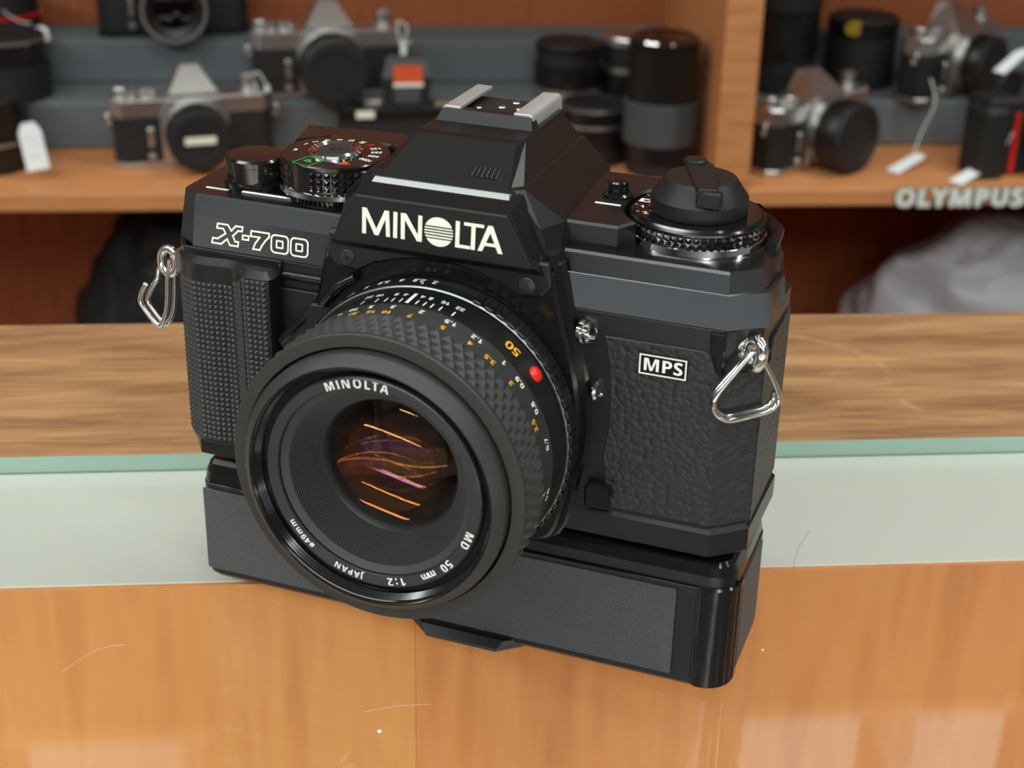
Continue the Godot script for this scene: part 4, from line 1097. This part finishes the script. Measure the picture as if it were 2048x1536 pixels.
func loose_lens(label: String, at: Vector3, bands: Array, top: Material, group := "loose lenses on the wall shelves") -> Node3D:
	# bands: [radius, from, to, material, name]
	var t := thing("camera_lens", label, "lens", at, 0, group)
	for b in bands:
		part(b[4], lathe(S(), [Vector2(b[0] - 1.2, b[1]), Vector2(b[0], b[1] + 0.8), Vector2(b[0], b[2] - 0.8), Vector2(b[0] - 1.2, b[2])], UPRIGHT, 44), b[3], t)
	var e: Array = bands[-1]
	part("rear_cap" if top == M.dull_black else "top_glass", lathe(S(), [Vector2(e[0] - 1.2, e[2] - 0.4), Vector2(e[0] - 2.0, e[2] + 1.4), Vector2(e[0] - 4.0, e[2] + 1.8), Vector2(e[0] - 5.0, e[2] + 0.8), Vector2(0.01, e[2] + 1.0)], UPRIGHT, 44), top, t)
	part("underside", lathe(S(), [Vector2(0.01, 0), Vector2(bands[0][0] - 2, 0.0), Vector2(bands[0][0] - 1.2, bands[0][1] + 0.2)], UPRIGHT, 44), M.dull_black, t)
	return t

func price_tag(label: String, at: Vector3, turn: float, lean: float, w: float, h: float, string: Array, written := false, roll := 0.0) -> void:
	var t := thing("price_tag", label, "price tag", at, turn, "white price tags tied to the goods")
	t.rotation.z = deg_to_rad(roll)
	var T := Transform3D(Basis(Vector3.RIGHT, deg_to_rad(lean)), Vector3.ZERO)
	var q := PackedVector2Array([Vector2(-w / 2, 0), Vector2(w / 2, 0), Vector2(w / 2, h * 0.82), Vector2(w * 0.28, h), Vector2(-w * 0.28, h), Vector2(-w / 2, h * 0.82)])
	part("card", ext(S(), q, T, 0, 0.5), M.tag, t)
	if written:
		var s := S()
		var r := RandomNumberGenerator.new()
		r.seed = 8
		for i in 5:
			var y := h * (0.16 + i * 0.13); var x := -w * 0.28
			while x < w * 0.28:
				var d := r.randf_range(0.8, 2.2)
				if r.randf() < 0.6: stroke(s, [Vector2(x, y), Vector2(x + d * 0.6, y + r.randf_range(-0.8, 0.8))], 0.4, T * Transform3D(Basis(), Vector3(0, 0, 0.55)))
				x += d
		part("handwriting", s, M.ink, t)
	if string.size(): part("string", tube(S(), smooth_path(string, 5), 0.7, 6), M.string, t)

func goods() -> void:
	foam_block(-560, 252, "grey foam display steps across the left compartment", -1063.0)
	foam_block(286, 900, "grey foam display steps across the right compartment", -1098.0)
	var y0 := SHELF_Y + 0.4; var y1 := STEP_ONE_Y + 0.6; var y2 := STEP_TWO_Y + 0.6
	slr("silver and black SLR with a pale bar on its lens cap, standing on the shelf", Vector3(-170, y0, -968), 13, false, 24, 26, 1)
	slr("silver and black SLR with large black lens cap, on the first foam step", Vector3(-58, y1, -1028), 8, false, 26, 29, 2)
	slr("black SLR with uncapped lens on the upper foam step", Vector3(-196, y2, -1096), 8, true, 34, 29, 0, true)
	slr("silver topped black SLR turned to the right, beside the upright", Vector3(352, y0, -957), 38, false, 26, 30, 0)
	slr("silver topped black SLR turned to the right, on the right foam step", Vector3(494, y1 + 0.0, -1034), 42, false, 20, 26, 0)
	# small camera with a raised finder hood
	var t := thing("finder_camera", "small black camera with raised finder hood holding an amber pane", "camera", Vector3(12, y0, -975), 4)
	part("body", plate(S(), [Vector2(-58, 14), Vector2(58, 14), Vector2(62, 8), Vector2(62, -12), Vector2(-62, -12), Vector2(-62, 8)], 0, 36, 1, 1), M.old_leather, t)
	var tp := part("top_plate", plate(S(), [Vector2(-58, 14.5), Vector2(58, 14.5), Vector2(62, 8), Vector2(62, -12), Vector2(-62, -12), Vector2(-62, 8)], 36, 46, 1.4), M.black_goods, t)
	part("top_trim", box(S(), Vector3(38, 47, 2), Vector3(38, 2.4, 18), 0.6), M.silver, tp)
	part("dial", lathe(S(), [Vector2(9, 46), Vector2(9, 50), Vector2(8, 51), Vector2(0.01, 51)], up_at(-32, 0, 2), 28), M.silver, tp)
	part("window", box(S(), Vector3(-40, 41, 14.6), Vector3(15, 6, 0.8), 0.2), M.cream, tp)
	var hood := part("finder_hood", loft(S(), [
		[Vector3(-24, 46, 6), Vector3(14, 46, 6), Vector3(12, 46, -12), Vector3(-22, 46, -12)],
		[Vector3(-25, 68, 2), Vector3(17, 68, 2), Vector3(14, 68, -14), Vector3(-22, 68, -14)],
		[Vector3(-20, 84, -4), Vector3(12, 84, -4), Vector3(10, 84, -14), Vector3(-18, 84, -14)]]), M.black_goods, t)
	part("finder_pane", loft(S(), [
		[Vector3(-15, 64, 3.4), Vector3(9, 64, 3.4), Vector3(9, 64, 0), Vector3(-15, 64, 0)],
		[Vector3(-15, 78, 0.2), Vector3(9, 78, 0.2), Vector3(9, 78, -3), Vector3(-15, 78, -3)]]), M.amber, hood, "amber pane")
	part("pane_sill", box(S(), Vector3(-3, 62.4, 3.8), Vector3(25, 3, 2), 0.4), M.print, hood)
	part("hood_front", box(S(), Vector3(-4, 53, 6.4), Vector3(22, 12, 3), 1), M.grey_rubber, hood)
	# loose lenses standing on end, left compartment
	loose_lens("tall black zoom lens with grey rubber grip beside the upright", Vector3(217, y0, -934), [[27, 0, 12, M.dull_black, "foot_ring"], [29, 12, 26, M.black_goods, "scale_ring"], [30.5, 26, 62, M.grey_rubber, "rubber_grip"], [28.5, 62, 106, M.bronze, "barrel"], [29.5, 106, 111, M.black_goods, "front_ring"]], M.lens_glass)
	loose_lens("short black lens with thin silver rings standing before the zoom lens", Vector3(166, y0, -966), [[28, 0, 16, M.dull_black, "foot_ring"], [29.5, 16, 32, M.black_goods, "barrel"], [29.8, 32, 35, M.silver, "silver_ring"], [29, 35, 46, M.black_goods, "focus_ring"], [29.5, 46, 48, M.silver, "rim"]], M.dull_black)
	loose_lens("squat black lens with broad silver foot ring on the first foam step", Vector3(150, y1, -1030), [[31, 0, 8, M.silver, "silver_ring"], [30, 8, 26, M.black_goods, "barrel"], [28, 26, 40, M.dull_black, "focus_ring"], [29.5, 40, 44, M.black_goods, "rim"]], M.dull_black)
	loose_lens("lens with chrome top ring behind the tall zoom lens", Vector3(206, y1, -1033), [[26, 0, 20, M.black_goods, "barrel"], [26.5, 20, 26, M.silver, "lower_ring"], [25, 26, 44, M.dull_black, "focus_ring"], [28, 44, 50, M.silver, "chrome_ring"]], M.steel)
	# left edge
	loose_lens("dark lens with silver band on the shelf at the left edge", Vector3(-338, y0, -958), [[36, 0, 22, M.bronze, "foot_ring"], [37, 22, 25, M.silver, "silver_band"], [36, 25, 58, M.bronze, "barrel"]], M.dull_black)
	loose_lens("wide black lens on the first foam step at the left edge", Vector3(-330, y1, -1025), [[36, 0, 30, M.dull_black, "barrel"], [34, 30, 48, M.black_goods, "focus_ring"], [35, 48, 51, M.silver, "rim"]], M.dull_black)
	loose_lens("black lens with red ring on the upper foam step at the left edge", Vector3(-345, y2, -1094), [[33, 0, 16, M.black_goods, "barrel"], [33.4, 16, 19, M.red, "red_ring"], [32, 19, 42, M.dull_black, "focus_ring"]], M.dull_black)
	# right compartment
	loose_lens("wide black lens hood cylinder with orange mark beside the upright", Vector3(342, y1, -1050), [[33, 0, 30, M.dull_black, "foot_ring"], [34, 30, 72, M.black_goods, "barrel"], [35, 72, 100, M.dull_black, "hood"]], M.dull_black)
	loose_lens("black lens with yellow round seal between hood cylinder and right SLR", Vector3(421, y1, -1062), [[31, 0, 46, M.dull_black, "barrel"], [32, 46, 60, M.black_goods, "focus_ring"]], M.dull_black)
	var seal := one("round_seal", lathe(S(), [Vector2(7, 0), Vector2(7, 0.6), Vector2(0.01, 0.8)], Transform3D(), 24), M.olive_gold, "yellow round seal stuck on black lens", "seal", Vector3(404, y1 + 56, -1033), 0)
	seal.scale = Vector3(1.2, 1, 1)
	t = thing("flash_camera", "black camera with red stripe at the right edge", "camera", Vector3(532, y0, -935), 12)
	part("body", plate(S(), [Vector2(-50, 18), Vector2(60, 18), Vector2(60, -16), Vector2(-50, -16)], 0, 66, 3, 1), M.dull_black, t)
	part("grip", plate(S(), Array(rrect(-56, -26, -30, 12, 8, 5)).map(func(p): return Vector2(p.x, -p.y)), 0, 60, 4, 1), M.dull_black, t)
	part("red_stripe", box(S(), Vector3(-22, 28, 18.6), Vector3(4.5, 52, 1.4), 0.4), M.red, t)
	part("lens_shroud", lathe(S(), [Vector2(30, 17), Vector2(30, 30), Vector2(27, 32), Vector2(0.01, 32)], Transform3D(Basis(), Vector3(18, 30, 0)), 40), M.black_goods, t)
	part("top_hump", loft(S(), [
		[Vector3(-24, 64, 16), Vector3(40, 64, 16), Vector3(40, 64, -16), Vector3(-24, 64, -16)],
		[Vector3(-14, 80, 8), Vector3(30, 80, 8), Vector3(30, 80, -14), Vector3(-14, 80, -14)]]), M.black_goods, t)
	# price tags
	price_tag("handwritten white price tag hanging at the left edge", Vector3(-288, y0 + 9, -914), -14, -10, 20, 38, [], true, 13.0)
	price_tag("small white price tag on the upper foam step at the left edge", Vector3(-306, STEP_TWO_Y + 2, -1052), 20, -50, 18, 16, [Vector3(-4, 14, -10), Vector3(-14, 16, -14), Vector3(-26, 26, -14)])
	price_tag("white price tag lying in front of the capped SLR beside the upright", Vector3(416, y0 + 0.6, -921), -52, -80, 13, 42, [Vector3(-4, 3, -34), Vector3(-4, 24, -42), Vector3(2, 52, -48), Vector3(-8, 70, -52)])
	price_tag("white price tag lying in front of the camera with red stripe", Vector3(460, y0 + 0.6, -890), -52, -80, 13, 42, [Vector3(-2, 3, -34), Vector3(-16, 14, -40), Vector3(12, 24, -44), Vector3(20, 40, -44)])
	price_tag("white price tag leaning above the camera with red stripe", Vector3(502, y0 + 81, -938), -60, -62, 12, 34, [])
	price_tag("narrow white price tag on strings between the two silver SLRs", Vector3(-108, y0 + 42, -975), 5, -4, 4, 20, [Vector3(0, 18, 0), Vector3(-6, 30, 0), Vector3(-10, 26, -4), Vector3(-6, 4, 0), Vector3(0, -24, 2)])
	price_tag("narrow white price tag hanging from the SLR on the first foam step", Vector3(6, y1 + 30, -1010), 5, -4, 5, 20, [Vector3(0, 18, 0), Vector3(4, 30, -6), Vector3(-4, 34, -8), Vector3(-2, 14, 2)])
	# dust and hairs on the glass
	var hairs := [["fine pale hair curling on the glass at the lower left", M.string, [Vector3(-89, 0.1, 5.5), Vector3(-85, 0.16, 0), Vector3(-81, 0.16, -3.5), Vector3(-76, 0.1, -4.5)]], ["fine dark hair lying across the white rail at the right", M.void, [Vector3(100, 0.1, -48), Vector3(96, 0.16, -42), Vector3(93, 0.16, -36), Vector3(90.5, 0.1, -29)]], ["short pale fibre on the glass below the lens", M.string, [Vector3(-20, 0.1, 24), Vector3(-13, 0.16, 22.5), Vector3(-5, 0.1, 22)]]]
	for h in hairs: one("hair", tube(S(), smooth_path(h[2], 6), 0.045, 5), h[1], h[0], "hair")
	for q in [[Vector3(-16.5, 0.0, 31.0), 0.5, "round white dust speck on the glass near the bottom edge"], [Vector3(74.5, 0.0, 5.5), 0.32, "tiny pale dust speck on the glass right of the drive"]]:
		one("dust_speck", lathe(S(), [Vector2(0.01, 0.02), Vector2(q[1], 0.05), Vector2(q[1] * 0.9, q[1] * 0.5), Vector2(0.01, q[1] * 0.7)], UPRIGHT, 10), M.tag, q[2], "dust", q[0])
	# sign letters on the shelf edge
	var sg := thing("shelf_sign", "white bold OLYMPUS letters with dark outline on the shelf edge", "sign", Vector3(464, -200, -879.4), 0)
	var back := S()
	var s := S()
	var x := -58.0
	for ch in "OLYMPUS":
		var adv: float = bold.get_string_size(ch, HORIZONTAL_ALIGNMENT_LEFT, -1, 64).x / 64.0 * 15.6 / 0.714 * 1.1
		for k in 12:
			var o := Vector2.from_angle(TAU * k / 12)
			write(back, ch, Transform3D(Basis(), Vector3(x + adv / 2 + o.x * 2.1, 8.6 + o.y * 1.9, 0.1 + k * 0.03)), 14.6, bold, 1.12)
			write(s, ch, Transform3D(Basis(), Vector3(x + adv / 2 + o.x * 0.9, 8.6 + o.y * 0.8, 0.6 + k * 0.03)), 14.6, bold, 1.12)
		x += adv
	part("letter_backing", back, M.dull_black, sg)
	part("lettering", s, M.print, sg)
	# below the shelf
	soft_lump("camera_bag", "black fabric bag lying under the shelf at the left", "bag", Vector3(-172, -433.3, -985), Vector3(112, 214, 75), M.bag, 31, 0.12)
	soft_lump("plastic_bag", "crumpled translucent white plastic bag under the shelf at the right", "plastic bag", Vector3(640, -433.3, -985), Vector3(235, 196, 85), M.plastic, 47, 0.14)
	# boxes on the shelf above, mirrored in the counter glass
	for b in [[-291.0, 143.0, 95.0, "wide"], [395.0, 121.0, 115.0, "tall"], [560.0, 90.0, 70.0, "small"]]:
		var bx := thing("cardboard_box", "%s pale carton on the upper shelf, mirrored in the counter glass" % b[3], "box", Vector3(b[0], 718.6, -985), 0, "cartons on the upper shelf")
		part("carton", box(S(), Vector3(0, b[2], 0), Vector3(b[1], b[2] * 2, 140), 1), M.tag, bx)
		part("lid_flap", box(S(), Vector3(0, b[2] * 2 + 0.8, 0), Vector3(b[1] + 2, 1.6, 142), 0.3), M.tag, bx)

# a soft heap: half ellipsoid with folds
func soft_lump(called: String, label: String, category: String, at: Vector3, size: Vector3, m: Material, seed_: int, rough: float) -> void:
	var f := FastNoiseLite.new()
	f.seed = seed_; f.frequency = 1.3; f.fractal_octaves = 3
	var s := S()
	var n := 28; var k := 48
	var pt := func(i: int, j: int) -> Vector3:
		var a := PI / 2 * i / n; var b := TAU * j / k
		var d := Vector3(cos(a) * cos(b), sin(a), cos(a) * sin(b))
		var r := 1.0 + rough * f.get_noise_3d(d.x * 1.5, d.y * 1.5, d.z * 1.5)
		var e := Vector3(signf(d.x) * pow(absf(d.x), 0.8), pow(d.y, 0.75), signf(d.z) * pow(absf(d.z), 0.8))
		return Vector3(e.x * size.x * r, e.y * size.y * r, e.z * size.z * r)
	var nm := func(i: int, j: int) -> Vector3:
		var c: Vector3 = pt.call(mini(i + 1, n), j) - pt.call(maxi(i - 1, 0), j)
		var d: Vector3 = pt.call(mini(i, n - 1), j + 1) - pt.call(mini(i, n - 1), j - 1)
		var w := c.cross(d).normalized()
		var p: Vector3 = pt.call(i, j)
		return w if w.dot(p) > 0 else -w
	for i in n:
		for j in k:
			s.quad(pt.call(i, j), pt.call(i, j + 1), pt.call(i + 1, j + 1), pt.call(i + 1, j), nm.call(i, j), nm.call(i, j + 1), nm.call(i + 1, j + 1), nm.call(i + 1, j))
	one(called, s, m, label, category, at)
